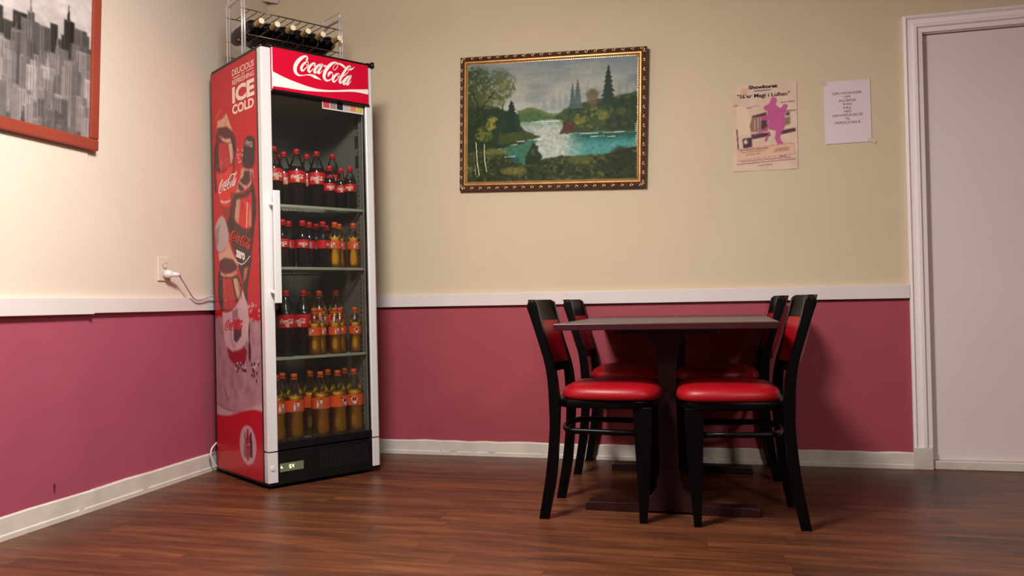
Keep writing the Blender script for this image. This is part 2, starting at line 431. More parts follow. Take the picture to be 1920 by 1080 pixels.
# door with a moulded casing
dr = struct(empty('door_1'))
def casing(bm, prof, path):
    """sweep the casing section (d across the width, h proud of the wall) along a mitred path"""
    for (p, q, m0, m1, ax) in path: pass
def casing_leg(x_out, sgn, z0, z1):
    b = bmesh.new(); pr = [(0, 0), (0, .018), (.012, .022), (.020, .012), (.040, .012), (.046, .024), (.058, .024), (.064, .014), (.084, .012), (.084, 0)]
    rows = []
    for z, mit in ((z0, 0), (z1, 1)):
        rows.append([b.verts.new((x_out+sgn*d, -h, z-mit*d)) for d, h in pr])
    n = len(pr)
    for k in range(n): b.faces.new((rows[0][k], rows[0][(k+1) % n], rows[1][(k+1) % n], rows[1][k]))
    b.faces.new(rows[0]); b.faces.new(rows[1][::-1]); return b
obj('casing', casing_leg(3.416, 1, .105, 2.168), M['casing'], dr); obj('casing', casing_leg(4.484, -1, .105, 2.168), M['casing'], dr)
b = bmesh.new(); pr = [(0, 0), (0, .018), (.012, .022), (.020, .012), (.040, .012), (.046, .024), (.058, .024), (.064, .014), (.084, .012), (.084, 0)]
r0 = [b.verts.new((3.416+d, -h, 2.168-d)) for d, h in pr]; r1 = [b.verts.new((4.484-d, -h, 2.168-d)) for d, h in pr]
for k in range(10): b.faces.new((r0[k], r0[(k+1) % 10], r1[(k+1) % 10], r1[k]))
b.faces.new(r0); b.faces.new(r1[::-1]); obj('casing', b, M['casing'], dr)
for x in (3.414, 4.402): obj('plinth_block', BOX((x, -.024, 0), (x+.084, 0, .105), .003), M['skirt'], dr)
b = bmesh.new(); box(b, (3.486, 0, 0), (3.505, .1, 2.084)); box(b, (4.395, 0, 0), (4.414, .1, 2.084)); box(b, (3.486, 0, 2.080), (4.414, .1, 2.10))
obj('jamb', b, M['trim'], dr)
obj('door_leaf', BOX((3.506, .022, .041), (4.394, .062, 2.078), .002), M['door'], dr)
b = bmesh.new(); box(b, (3.506, -.006, 0.0), (4.394, .06, .04), .004); obj('threshold', b, M['skirt'], dr, 'scuffed white threshold board')
b = bmesh.new(); box(b, (4.30, -.028, 1.02), (4.345, .022, 1.06), .004); tube(b, [(4.33, -.028, 1.04), (4.33, -.05, 1.04), (4.20, -.05, 1.04)], .009); obj('door_handle', b, M['alu'], dr)

# ---------------------------------------------------------------- tables and chairs
def chair_parts():
    P = {}
    xc = lambda z: np.interp(z, [0, .17, .33, .42, .57, .73, .84], [-.048, -.016, 0, 0, -.012, -.052, -.085])
    outer = [(-.066, 0), (-.036, .171), (-.020, .33), (-.019, .42), (-.029, .571), (-.074, .731), (-.101, .812)]
    inner = [(-.062, .826), (-.030, .690), (.008, .561), (.020, .455), (.020, .384), (.004, .172), (-.030, 0)]
    oo = [tuple(p) for p in crom(outer, 4)]; ii = [tuple(p) for p in crom(inner, 4)]
    for s in (-1, 1):
        b = bmesh.new(); prism(b, oo+[(-.095, .829), (-.082, .835), (-.070, .834)]+ii, s*.170-.015, s*.170+.015, .004); P['rear%d' % s] = b
        b = bmesh.new(); f0 = [(.297, .430), (.303, .30), (.312, .12), (.315, 0), (.342, 0), (.352, .12), (.364, .30), (.367, .430)]
        prism(b, f0, s*.165-.016, s*.165+.016, .004); P['front%d' % s] = b
    def board(z0, z1, yh, th, bow, off=0, rnd=.004, ny=14, nz=4, pad=0):
        b = bmesh.new(); V = {}
        for side in (0, 1):
            for j in range(nz+1):
                for i in range(ny+1):
                    s = -1+2*i/ny; z = z0+(z1-z0)*j/nz
                    puff = pad*(1-s**6)*(1-(2*j/nz-1)**4)
                    x = xc(z)+off-bow*(1-s*s)+(th/2+puff if side else -th/2-puff)
                    V[side, j, i] = b.verts.new((x, s*yh, z))
        for j in range(nz):
            for i in range(ny):
                b.faces.new((V[1, j, i], V[1, j, i+1], V[1, j+1, i+1], V[1, j+1, i])); b.faces.new((V[0, j, i], V[0, j+1, i], V[0, j+1, i+1], V[0, j, i+1]))
        for i in range(ny):
            b.faces.new((V[0, nz, i], V[1, nz, i], V[1, nz, i+1], V[0, nz, i+1])); b.faces.new((V[0, 0, i], V[0, 0, i+1], V[1, 0, i+1], V[1, 0, i]))
        for j in range(nz):
            b.faces.new((V[0, j, 0], V[1, j, 0], V[1, j+1, 0], V[0, j+1, 0])); b.faces.new((V[0, j, ny], V[0, j+1, ny], V[1, j+1, ny], V[1, j, ny]))
        return b
    P['top_rail'] = board(.755, .838, .156, .022, .034, nz=3)
    P['lower_rail'] = board(.548, .582, .156, .022, .030)
    P['pad'] = board(.583, .754, .153, .022, .032, nz=8, pad=.008)
    def disc(layers, cx, hx, hy, ex=4.5, n=44):
        b = bmesh.new(); rings = []
        for sc_, z in layers:
            ring = []
            for k in range(n):
                t = 2*math.pi*k/n; c, s = math.cos(t), math.sin(t)
                x = math.copysign(abs(c)**(2/ex), c)*hx*sc_; y = math.copysign(abs(s)**(2/ex), s)*hy*sc_
                if x < 0: y *= 1-.10*(-x/hx)
                ring.append(b.verts.new((cx+x, y, z)))
            rings.append(ring)
        for p, q in zip(rings, rings[1:]):
            for k in range(n): f = b.faces.new((p[k], p[(k+1) % n], q[(k+1) % n], q[k])); f.smooth = True
        b.faces.new(rings[0][::-1]); f = b.faces.new(rings[-1]); f.smooth = True
        return b
    P['cushion'] = disc([(.95, .456), (.985, .459), (1, .470), (.988, .484), (.945, .497), (.84, .507), (.62, .513), (.35, .5155), (.05, .516)], .207, .190, .206)
    P['frame'] = disc([(.96, .424), (.985, .427), (.99, .452), (.97, .4565)], .190, .198, .196, 4.5)
    b = bmesh.new(); path = [(.33, -.163, .332), (.20, -.163, .333), (.07, -.160, .335)]
    path += [(.07-.055*math.sin(t), -.16*math.cos(t), .336) for t in np.linspace(.15, math.pi-.15, 14)] + [(.07, .160, .335), (.20, .163, .333), (.33, .163, .332)]
    tube(b, path, .0115); P['stretcher'] = b
    return P
def make_chair(label, group):
    t = empty('dining_chair', label=label, cat='chair', group=group); P = chair_parts()
    o = obj('seat', P['cushion'], M['vinyl'], t, 'red vinyl cushion seat')
    obj('seat_frame', P['frame'], M['cbk'], t); smooth_angle(obj('top_rail', P['top_rail'], M['cbk'], t)); smooth_angle(obj('lower_rail', P['lower_rail'], M['cbk'], t))
    smooth_angle(obj('back_pad', P['pad'], M['vinyl'], t, 'red vinyl back pad'), 60)
    for s in (-1, 1):
        smooth_angle(obj('rear_leg', P['rear%d' % s], M['cbk'], t), 50); obj('front_leg', P['front%d' % s], M['cbk'], t)
    obj('stretcher', P['stretcher'], M['cbk'], t)
    return t
def dup(root, label=None):
    r = root.copy(); C.objects.link(r)
    if label: r['label'] = label
    for ch in list(root.children):
        c = ch.copy(); C.objects.link(c); c.parent = r
        for g in list(ch.children):
            d = g.copy(); C.objects.link(d); d.parent = c
    return r
G = 'black and red chairs around the table'
ch = make_chair('black wooden chair with red seat, near left of the table', G); ch.location = (1.92, -1.03, 0)
c2 = dup(ch, 'black wooden chair with red seat, far left of the table by the wall'); c2.location = (1.905, -.215, 0)
c3 = dup(ch, 'black wooden chair with red seat, near right of the table'); c3.location = (2.764, -1.022, 0); c3.rotation_euler.z = math.pi+.06
c4 = dup(ch, 'black wooden chair far right of the table, mostly hidden by another chair'); c4.location = (2.722, -.22, 0); c4.rotation_euler.z = math.pi+.02

tb = empty('dining_table', (2.337, -.645, 0), 0, 'dark mahogany table on two pedestal legs against the rose wall', 'table')
obj('tabletop', BOX((-.405, -.615, .720), (.408, .605, .745), .003), M['mahog'], tb)
def pedestal(y, dx):
    b = bmesh.new(); H = .04
    L = [(-.328, 0.0), (-.328, .026), (-.318, .034)]+[(-.115, .036)]+[(-.034-.075*(1-math.sin(t))**1.0, .036+.16*(1-math.cos(t))) for t in np.linspace(.12, math.pi/2, 9)]
    L += [(-.034, .56)]+[(-.034-.05*(1-math.cos(t)), .56+.135*math.sin(t)) for t in np.linspace(.12, math.pi/2, 9)]+[(-.20, .695), (-.20, .7195)]
    Rr = [(-x if x > -.25 or z > .1 else -x+.008, z) for x, z in L[::-1]]
    bot = [(.336, 0), (.13, 0), (.07, .012), (-.07, .012), (-.13, 0)]
    poly = [(x+dx, z) for x, z in L+Rr+bot[1:]]
    prism(b, poly, y-.032, y+.032, .003); return b
obj('pedestal', pedestal(-.375, -.003), M['mahog2'], tb); obj('pedestal', pedestal(.405, -.003), M['mahog2'], tb)
obj('apron_bar', BOX((-.02, -.34, .665), (.07, .37, .7195), .003), M['mahog2'], tb)

# ---------------------------------------------------------------- drinks cooler
FM = Matrix(((.559995, -.82847, -.006555, .548916), (.828487, .560008, -.00016, -.964178), (.003803, -.005341, .999979, .02943), (0, 0, 0, 1)))
fr = empty('drinks_cooler', label='tall red and silver glass-door drinks cooler standing in the corner', cat='refrigerator'); fr.matrix_world = FM
bm = bmesh.new()
for a, b_ in [((0, .05, .0), (.034, .585, 1.99)), ((.559, .05, 0), (.593, .585, 1.99)), ((.034, .55, 0), (.559, .585, 1.99)), ((.034, .05, 1.80), (.559, .55, 1.99)), ((.034, .05, 0), (.559, .55, .163))]:
    box(bm, a, b_)
for f in bm.faces:
    c = f.calc_center_median(); n = f.normal
    f.normal_update(); n = f.normal
    ins = (.03 < c.x < .563 and .16 < c.z < 1.81 and c.y < .56)
    f.material_index = 0 if ins else 1
cab = obj('cabinet', bm, [M['inner'], M['black']], fr)
for x in (.06, .53):
    for y in (.09, .53): bm = bmesh.new(); lathe(bm, [(.02, -.0285), (.022, -.02), (.015, -.012), (.015, 0)], 12, (x, y, 0)); obj('foot', bm, M['black'], fr)
obj('plinth', BOX((.004, .004, -.014), (.589, .58, .0), .002), M['black'], fr)
b = bmesh.new(); box(b, (.0, .002, 1.99), (.593, .585, 2.002), .002); obj('top_cover', b, M['black'], fr)
# side print
ART = [((178,140,146),[(596,733),(559,758),(506,758),(422,734),(258,734),(179,756),(141,734),(111,740),(74,734),(36,753),(56,300),(618,252)]),((215,165,135),[(401,1760),(427,1744),(475,1738),(510,1742),(521,1699),(464,1686),(396,1680),(318,1647),(353,1693),(380,1736)]),((82,38,38),[(511,1704),(463,1699),(395,1690),(326,1655),(298,1626),(288,1581),(303,1523),(366,1492),(413,1475),(474,1469),(526,1490),(551,1511),(549,1574),(532,1649)]),((190,45,48),[(497,1629),(399,1609),(380,1565),(362,1495),(413,1478),(482,1484),(502,1515),(508,1585)]),((215,165,140),[(386,1606),(340,1603),(310,1558),(320,1519),(358,1498),(374,1568)]),((215,165,135),[(500,1664),(465,1656),(415,1632),(356,1629),(344,1607),(391,1608),(441,1625),(483,1647)]),((30,25,28),[(349,1632),(339,1627),(297,1563),(296,1542),(310,1558)]),((222,50,48),[(535,1483),(491,1470),(431,1472),(362,1493),(277,1458),(276,1411),(319,1353),(354,1299),(413,1292),(481,1313),(513,1372)]),((235,210,205),[(518,1379),(497,1342),(437,1325),(370,1328),(327,1347),(362,1320),(438,1315),(489,1328)]),((150,52,40),[(490,1314),(413,1289),(354,1296),(348,1258),(399,1226),(449,1255)]),((200,148,120),[(233,1465),(102,1440),(100,1404),(113,1374),(191,1354),(270,1350),(311,1355),(268,1406),(242,1436)]),((78,42,42),[(202,1447),(141,1439),(135,1389),(174,1373),(229,1388),(256,1408),(211,1419)]),((78,42,42),[(268,1400),(221,1371),(198,1358),(238,1350),(277,1371)]),((74,48,44),[(310,1358),(239,1340),(175,1349),(113,1374),(91,1352),(75,1292),(74,1238),(99,1176),(126,1072),(153,993),(231,983),(301,1027),(363,1104),(377,1156),(425,1221),(348,1252),(336,1331)]),((210,40,44),[(240,1320),(161,1321),(122,1339),(122,1178),(176,1166),(246,1182),(277,1201),(317,1215),(319,1249)]),((200,150,130),[(296,1320),(248,1318),(267,1244),(277,1198),(320,1229),(319,1255)]),((205,125,100),[(155,1294),(133,1256),(133,1179),(164,1175)]),((235,190,175),[(176,1297),(165,1296),(182,1173),(193,1174)]),((52,40,42),[(188,1591),(164,1604),(130,1602),(96,1589),(74,1569),(76,1534),(85,1465),(110,1449),(152,1449),(194,1461),(224,1485),(219,1524)]),((225,195,185),[(277,1559),(269,1565),(259,1557),(269,1550)]),((225,195,185),[(254,1533),(246,1539),(237,1530),(246,1523)]),((225,195,185),[(226,1525),(218,1531),(209,1522),(219,1516)]),((225,195,185),[(271,1517),(262,1523),(253,1514),(263,1507)]),((225,195,185),[(282,1534),(274,1540),(264,1531),(274,1524)]),((225,195,185),[(244,1498),(235,1504),(226,1495),(236,1488)]),((225,195,185),[(268,1498),(259,1504),(250,1495),(260,1489)]),((225,195,185),[(225,1548),(217,1554),(208,1545),(218,1539)]),((74,48,44),[(301,1025),(143,1029),(127,1048),(162,959),(188,895),(192,800),(221,850),(235,900),(256,950),(286,994)]),((190,112,88),[(223,984),(176,992),(201,941),(234,916)]),((215,165,140),[(527,1076),(448,1084),(396,1125),(364,1079),(286,1004),(303,978),(342,1027),(450,1043),(520,1027)]),((190,168,166),[(475,1262),(437,1240),(417,1210),(394,1158),(400,1121),(448,1088),(509,1076),(548,1094),(559,1160),(570,1206),(528,1248)]),((150,128,130),[(485,1223),(530,1203),(566,1203),(548,1096),(515,1143),(522,1185)]),((92,44,48),[(511,1037),(450,1049),(350,1034),(294,995),(311,982),(344,970),(428,969),(496,980),(521,1006)]),((62,36,34),[(532,975),(497,963),(370,951),(296,951),(250,900),(268,858),(310,832),(323,806),(378,783),(445,778),(505,791),(541,857)]),((190,44,44),[(480,949),(370,944),(326,832),(314,815),(377,789),(445,782),(479,794)]),((215,165,145),[(354,945),(300,945),(259,890),(276,855),(309,842),(339,900)]),((30,25,28),[(300,952),(288,948),(251,897),(272,854),(259,894)]),((210,165,135),[(514,985),(454,966),(386,967),(319,979),(296,965),(370,951),(454,953),(497,963)]),((212,178,180),[(496,785),(437,778),(369,787),(302,823),(243,885),(214,841),(184,808),(179,743),(198,659),(239,619),(304,597),(378,589),(444,611),(476,655),(483,709)]),((160,118,122),[(369,784),(303,800),(301,750),(371,744)]),((190,66,80),[(371,744),(281,747),(283,704),(348,700)]),((80,64,70),[(356,700),(267,701),(269,664),(327,630),(359,646)]),((150,26,40),[(444,607),(378,585),(272,598),(239,615),(209,593),(219,554),(243,533),(307,524),(356,526),(413,550)]),((220,190,190),[(326,532),(312,540),(306,531),(318,524)]),((45,25,30),[(304,530),(291,538),(285,530),(297,523)]),((45,25,30),[(349,517),(336,525),(329,517),(341,509)]),((220,190,190),[(237,503),(224,511),(218,503),(229,496)]),((45,25,30),[(256,529),(243,537),(237,529),(248,522)]),((45,25,30),[(286,525),(273,533),(267,525),(278,518)]),((220,190,190),[(334,531),(321,539),(315,531),(326,524)]),((45,25,30),[(330,493),(317,501),(311,493),(322,486)]),((45,25,30),[(248,503),(236,510),(230,502),(241,495)]),((220,190,190),[(251,531),(238,538),(232,530),(243,523)]),((45,25,30),[(317,508),(303,516),(297,507),(309,500)]),((45,25,30),[(261,500),(248,508),(242,499),(254,492)]),((220,190,190),[(240,536),(227,544),(222,535),(233,528)]),((45,25,30),[(277,508),(264,515),(258,507),(270,500)]),((45,25,30),[(290,530),(277,538),(271,529),(282,522)]),((220,190,190),[(294,534),(281,542),(275,533),(286,526)]),((45,25,30),[(235,500),(222,508),(216,500),(227,493)]),((45,25,30),[(284,524),(271,532),(265,524),(277,517)]),((220,190,190),[(238,514),(225,522),(219,513),(230,506)]),((45,25,30),[(242,501),(229,509),(223,501),(234,493)]),((45,25,30),[(290,519),(277,527),(271,518),(282,511)]),((220,190,190),[(278,519),(265,526),(259,518),(270,511)]),((45,25,30),[(336,522),(323,530),(317,522),(328,514)]),((45,25,30),[(249,538),(236,545),(230,537),(242,530)]),((220,190,190),[(352,506),(339,514),(333,506),(344,499)]),((45,25,30),[(320,512),(307,520),(301,512),(313,504)]),((60,32,38),[(176,724),(169,721),(175,659),(163,595),(173,536),(189,561),(191,659)]),((210,180,185),[(133,522),(119,532),(112,521),(125,511)]),((70,32,40),[(93,538),(79,548),(72,538),(85,528)]),((70,32,40),[(137,536),(123,546),(116,535),(128,525)]),((210,180,185),[(121,529),(107,539),(100,528),(112,518)]),((70,32,40),[(144,480),(130,490),(123,479),(135,469)]),((70,32,40),[(146,499),(131,509),(124,499),(137,488)]),((210,180,185),[(100,548),(86,558),(79,547),(91,537)]),((70,32,40),[(164,532),(150,542),(143,532),(155,521)]),((70,32,40),[(112,495),(98,505),(91,494),(104,484)]),((210,180,185),[(151,522),(137,532),(130,522),(142,511)]),((70,32,40),[(156,509),(142,519),(135,508),(147,498)]),((70,32,40),[(167,483),(153,494),(146,483),(159,473)]),((210,180,185),[(104,460),(90,471),(83,460),(96,450)]),((70,32,40),[(116,459),(102,469),(95,459),(108,449)]),((190,40,44),[(184,796),(173,804),(165,795),(177,789)]),((225,190,180),[(78,760),(67,767),(60,758),(71,753)]),((225,190,180),[(141,747),(130,755),(123,746),(134,740)]),((190,40,44),[(117,757),(106,764),(99,755),(110,750)]),((225,190,180),[(152,803),(141,811),(134,802),(145,796)]),((225,190,180),[(135,807),(124,815),(116,806),(127,800)]),((190,40,44),[(144,746),(133,754),(126,745),(137,739)]),((225,190,180),[(147,817),(136,824),(129,815),(140,810)]),((225,190,180),[(180,805),(169,813),(162,804),(173,798)]),((190,40,44),[(97,790),(86,798),(79,789),(90,783)]),((225,190,180),[(152,810),(141,818),(134,809),(145,803)]),((225,190,180),[(75,785),(64,793),(57,784),(68,778)]),((190,40,44),[(161,813),(150,821),(143,812),(154,806)]),((225,190,180),[(179,805),(168,813),(161,804),(172,798)]),((225,190,180),[(108,806),(97,813),(90,804),(101,799)]),((190,40,44),[(182,781),(171,789),(164,780),(175,774)]),((225,190,180),[(160,743),(149,751),(141,742),(152,736)]),((225,190,180),[(173,778),(162,786),(154,777),(165,771)]),((190,40,44),[(98,787),(87,794),(80,785),(91,779)]),((225,190,180),[(75,781),(64,789),(57,780),(68,774)]),((225,190,180),[(159,787),(147,795),(140,786),(151,780)]),((190,40,44),[(182,787),(171,794),(164,785),(175,779)]),((160,120,126),[(496,405),(470,410),(447,367),(405,363),(449,326),(469,352)]),((160,120,126),[(240,414),(201,422),(198,400),(234,385)]),((205,172,170),[(597,323),(484,303),(375,296),(293,305),(159,335),(50,356),(52,315),(129,318),(277,299),(443,265),(600,262)]),((110,80,86),[(597,325),(484,304),(375,298),(293,306),(293,303),(375,294),(484,300),(597,320)]),((196,16,36),[(609,265),(520,262),(443,268),(359,286),(277,303),(190,318),(129,323),(48,319),(43,-52),(627,-144)]),((205,166,170),[(122,161),(122,140),(127,120),(137,101),(150,84),(166,71),(185,62),(206,57),(227,56),(247,61),(267,69),(283,83),(297,99),(306,119),(310,140),(310,161),(304,182),(295,202),(281,218),(264,231),(244,240),(223,245),(202,244),(182,239),(163,230),(147,216),(135,200),(126,181)]),((140,110,118),[(259,211),(241,213),(235,165),(240,91),(257,86),(271,103),(254,163)]),((170,24,40),[(226,225),(207,227),(207,198),(199,175),(201,156),(199,109),(207,80),(228,78),(242,103),(235,153),(239,170),(227,196)]),((60,30,36),[(190,212),(174,213),(174,186),(167,163),(168,100),(185,92),(199,100),(195,160),(199,184)]),((205,166,170),[(247,156),(229,153),(192,162),(191,153),(222,150)])]
cv = Canvas(150, 560, 52, 583, 0, 1986, (196, 28, 40))
cv.put(.5*cv.noise(6, 14, 3), (184, 20, 36), .5)
def fastpoly(cv, p, col, soft):
    xs = [q[0] for q in p]; ys = [q[1] for q in p]
    x0, x1, y0, y1 = cv.X[0, 0], cv.X[0, -1], cv.Y[0, 0], cv.Y[-1, 0]
    i0 = int(np.clip((min(xs)-x0)/(x1-x0)*(cv.w-1)-4, 0, cv.w-2)); i1 = int(np.clip((max(xs)-x0)/(x1-x0)*(cv.w-1)+6, i0+2, cv.w))
    j0 = int(np.clip((min(ys)-y0)/(y1-y0)*(cv.h-1)-4, 0, cv.h-2)); j1 = int(np.clip((max(ys)-y0)/(y1-y0)*(cv.h-1)+6, j0+2, cv.h))
    sub = object.__new__(Canvas); sub.X = cv.X[j0:j1, i0:i1]; sub.Y = cv.Y[j0:j1, i0:i1]; sub.h, sub.w = sub.X.shape; sub.a = cv.a[j0:j1, i0:i1]
    m = sub.mask(p)
    if soft: m = sub.blur(m, soft)
    sub.put(m, col); cv.a[j0:j1, i0:i1] = sub.a
for i, (col, p) in enumerate(ART):
    big = (max(q[0] for q in p)-min(q[0] for q in p)) > 60
    fastpoly(cv, p, col, 2 if big else 1)
    if i == 0:
        nz = cv.noise(10, 40, 9); mk = cv.mask(p); cv.put(mk*np.clip((nz-.5)*2.2, 0, 1), (150, 112, 120)); cv.put(mk*np.clip((.45-nz)*2.2, 0, 1), (200, 164, 168))
# shading of the printed bottles: dark glass edges, pale streaks, droplets
for (pts, wd, col, k) in [([(548, 1610), (556, 1480), (548, 1395)], 26, (44, 24, 26), .7), ([(322, 1590), (318, 1470), (390, 1390)], 18, (44, 24, 26), .7), ([(470, 1540), (478, 1400)], 14, (232, 120, 100), .5), ([(120, 1420), (104, 1280), (122, 1140)], 20, (36, 24, 26), .7), ([(345, 1350), (372, 1230), (330, 1120)], 22, (36, 24, 26), .7), ([(520, 980), (528, 860), (498, 790)], 24, (34, 22, 24), .7), ([(470, 960), (452, 830)], 10, (226, 110, 90), .5), ([(300, 950), (262, 850)], 12, (40, 26, 28), .6), ([(230, 1330), (228, 1240)], 12, (150, 22, 30), .6), ([(400, 740), (390, 640), (352, 610)], 26, (170, 134, 140), .6), ([(210, 720), (190, 640)], 20, (228, 200, 200), .6)]:
    cv.line(pts, wd, col, 5, k)
rs = random.Random(8)
for i in range(150):
    bx = rs.choice([(340, 540, 1390, 1560), (110, 360, 1130, 1400), (250, 520, 800, 1000)]); x, y = rs.uniform(*bx[:2]), rs.uniform(*bx[2:])
    cv.ell(x, y, 4, 5, rs.choice([(226, 150, 130), (96, 30, 32), (230, 190, 176)]), 1, .55)
cv.poly([(560, 1745), (555, 1690), (520, 1662), (470, 1655), (425, 1680), (400, 1745), (410, 1690), (440, 1652), (480, 1634), (530, 1640), (566, 1680)], (138, 14, 28), 3, .6)
# highlight streak on the first bottle's red cap
cv.line([(535, 1752), (470, 1790)], 9, (226, 120, 110), 2, .8)
me = cv.mesh('side_print', lambda X, Y: np.stack([np.full_like(X, -.0015), X/1000, Y/1000], 1))
sp = obj('side_print', me, P_gloss, fr, 'red printed side panel with cola bottles in ice')
bm = bmesh.new(); box(bm, (-.002, .044, -.004), (0, .052, 1.99)); box(bm, (-.002, .583, -.004), (0, .588, 1.99)); box(bm, (-.002, .05, -.006), (0, .585, .0)); box(bm, (-.002, .05, 1.986), (0, .585, 1.99))
obj('side_border', bm, M['black'], fr)
sfn = lambda x, y: (-.0026, x/1000, y/1000)
bm = bmesh.new()
def slant(x0, x1, yl0, yl1, yr0, yr1):   # box whose left/right ends may sit at different heights
    return lambda x, y: (-.0026, (x0+(x1-x0)*x)/1000, ((yl0+(yl1-yl0)*y)*(1-x)+(yr0+(yr1-yr0)*y)*x)/1000)
text_into(bm, 'DELICIOUS', slant(317, 70, 1921, 1952, 1917, 1947), 0, 1, 0, 1, .012)
text_into(bm, 'AND', slant(211, 175, 1903, 1915, 1902, 1914), 0, 1, 0, 1, .0)
text_into(bm, 'REFRESHING', slant(318, 71, 1876, 1901, 1872, 1896), 0, 1, 0, 1, .012)
text_into(bm, 'ICE', slant(321, 70, 1787, 1867, 1780, 1862), 0, 1, 0, 1, .045)
text_into(bm, 'COLD', slant(324, 77, 1733, 1782, 1727, 1773), 0, 1, 0, 1, .04)
for p in [[(308, 1912), (225, 1910), (225, 1906), (308, 1908)], [(160, 1911), (79, 1911), (79, 1907), (160, 1908)]]:
    bm.faces.new([bm.verts.new(sfn(*q)) for q in p])
obj('slogan_lettering', bm, mat('cream_lettering', (244, 218, 202), .4), sp)
LOGO = [[(190,261,33),(206,291,23),(191,312,26),(159,309,30),(108,276,46),(50,216,56),(11,151,56),(0,97,56),(8,52,49),(33,24,39),(70,13,23),(127,22,13),(185,38,12),(236,46,23),(281,42,39),(320,33,49),(358,22,33),(397,11,16),(423,0,4)],[(207,185,9),(179,192,9),(173,214,11),(189,234,17),(150,205,30),(111,151,38),(101,108,38),(123,91,28),(161,124,14),(201,172,11),(217,211,9),(208,235,12),(189,235,17)],[(210,177,9),(246,192,9),(272,214,9)],[(317,196,30),(330,225,16),(311,236,23),(272,211,33),(232,160,39),(215,116,39),(231,92,33),(270,120,14),(303,161,9)],[(435,237,26),(382,216,30),(335,160,38),(312,109,36),(327,91,26),(361,123,12),(401,177,9),(435,231,13)],[(443,235,38),(407,173,39),(377,111,39),(386,92,23),(419,118,11),(456,157,5)],[(479,221,29),(507,226,29)],[(537,81,23),(558,121,39),(591,150,26),(614,130,13),(617,95,13),(589,42,14),(542,13,23),(502,13,39),(476,41,47),(474,89,51),(499,153,51),(540,213,51),(594,271,43),(648,304,26),(696,307,17),(708,273,9),(687,227,9),(653,191,9),(629,199,9),(633,236,9),(668,278,9),(716,301,20),(763,294,33),(803,277,38),(834,258,30)],[(731,101,9),(698,108,9),(691,131,9),(712,148,17),(671,122,30),(630,67,38),(619,23,36),(642,10,26),(683,45,13),(718,93,11),(732,132,9),(712,150,16)],[(884,206,8),(923,268,9),(927,293,13),(906,296,21),(864,257,33),(815,188,38),(758,94,39),(733,29,38),(749,9,25),(784,44,11),(819,92,8)],[(923,274,9),(884,206,9),(834,149,11),(772,96,9)],[(884,236,20),(933,248,26),(975,276,13),(1000,299,3)],[(920,142,26),(868,118,32),(825,62,38),(797,15,36),(817,0,26),(852,36,11),(895,92,9),(920,139,11)],[(929,143,36),(887,72,39),(859,13,38),(872,2,22),(907,33,11),(936,71,5)]]
def affine(o, ex, ey, place):
    return lambda x, y: place(o[0]+ex[0]*x/1000+ey[0]*y/312, o[1]+ex[1]*x/1000+ey[1]*y/312)
bm = bmesh.new()
ribbon(bm, LOGO, affine((505, 1370), (-222, 26), (-8, 62), sfn), 4)
obj('script_logo', bm, M['white'], sp)
M['redl'] = mat('red_lettering', (214, 62, 48), .4)
bm = bmesh.new(); ribbon(bm, LOGO, affine((368, 1130), (-235, -66), (-8, 52), sfn), 4); obj('script_logo', bm, M['redl'], sp)
bm = bmesh.new(); ribbon(bm, LOGO, affine((458, 690), (-215, 4), (-4, 50), sfn), 4); obj('script_logo', bm, M['redl'], sp)
bm = bmesh.new(); ribbon(bm, LOGO, affine((182, 1562), (-88, -24), (-2, 28), sfn), 3); text_into(bm, 'zero', affine((168, 1570), (-56, -18), (-2, 16), sfn), 0, 1000, 0, 312, .03)
obj('cap_lettering', bm, mat('grey_lettering', (176, 150, 146), .4), sp)
bm = bmesh.new(); text_into(bm, 'zero', affine((314, 1046), (-104, -26), (-4, 36), sfn), 0, 1000, 0, 312, .06)
arc = [(330, 1036, 5), (280, 1013, 5), (225, 1008, 5), (150, 1040, 5)]
ribbon(bm, [arc], sfn, 5); obj('zero_lettering', bm, M['white'], sp)

# door: posts, rails, sign, glass, handle
dm = bmesh.new()
def post(b, x0, x1, z0, z1):
    poly = [(x0, .042), (x0, .010), (x0+.006, 0), (x1-.003, 0), (x1, .003), (x1, .042)] if x0 < .2 else [(x0, .042), (x0, .003), (x0+.003, 0), (x1-.012, 0), (x1, .012), (x1, .042)]
    a = [b.verts.new((x, y, z0)) for x, y in poly]; c = [b.verts.new((x, y, z1)) for x, y in poly]; n = len(poly)
    b.faces.new(a[::-1]); b.faces.new(c)
    for k in range(n): b.faces.new((a[k], a[(k+1) % n], c[(k+1) % n], c[k]))
post(dm, 0, .047, .143, 1.99); post(dm, .547, .593, .143, 1.986)
door = obj('door', dm, M['alu'], fr, 'silver aluminium door posts')
b = bmesh.new(); box(b, (.047, .004, .143), (.547, .042, .178), .002); obj('door_rail', b, M['black'], door)
b = bmesh.new(); box(b, (.047, .004, 1.789), (.547, .042, 1.80), .002); box(b, (.044, -.012, 1.790), (.563, .006, 1.799), .002); box(b, (.044, -.010, 1.995), (.563, .03, 2.004), .002); obj('sign_edge', b, M['black'], door)
b = bmesh.new(); box(b, (.047, .012, .178), (.051, .03, 1.789)); box(b, (.543, .012, .178), (.547, .03, 1.789)); obj('glass_seal', b, M['black'], door)
obj('glass_pane', BOX((.051, .016, .178), (.543, .022, 1.789)), M['pane'], door)
b = bmesh.new(); box(b, (-.0, .0425, .14), (.593, .0495, 1.99)); box(b, (.03, .0425, .16), (.56, .0495, 1.80))
b.free()
b = bmesh.new()
for a, c in [((0, .0425, .14), (.036, .0498, 1.99)), ((.557, .0425, .14), (.593, .0498, 1.99)), ((.036, .0425, .14), (.557, .0498, .165)), ((.036, .0425, 1.79), (.557, .0498, 1.99))]: box(b, a, c)
obj('door_gasket', b, M['black'], fr)
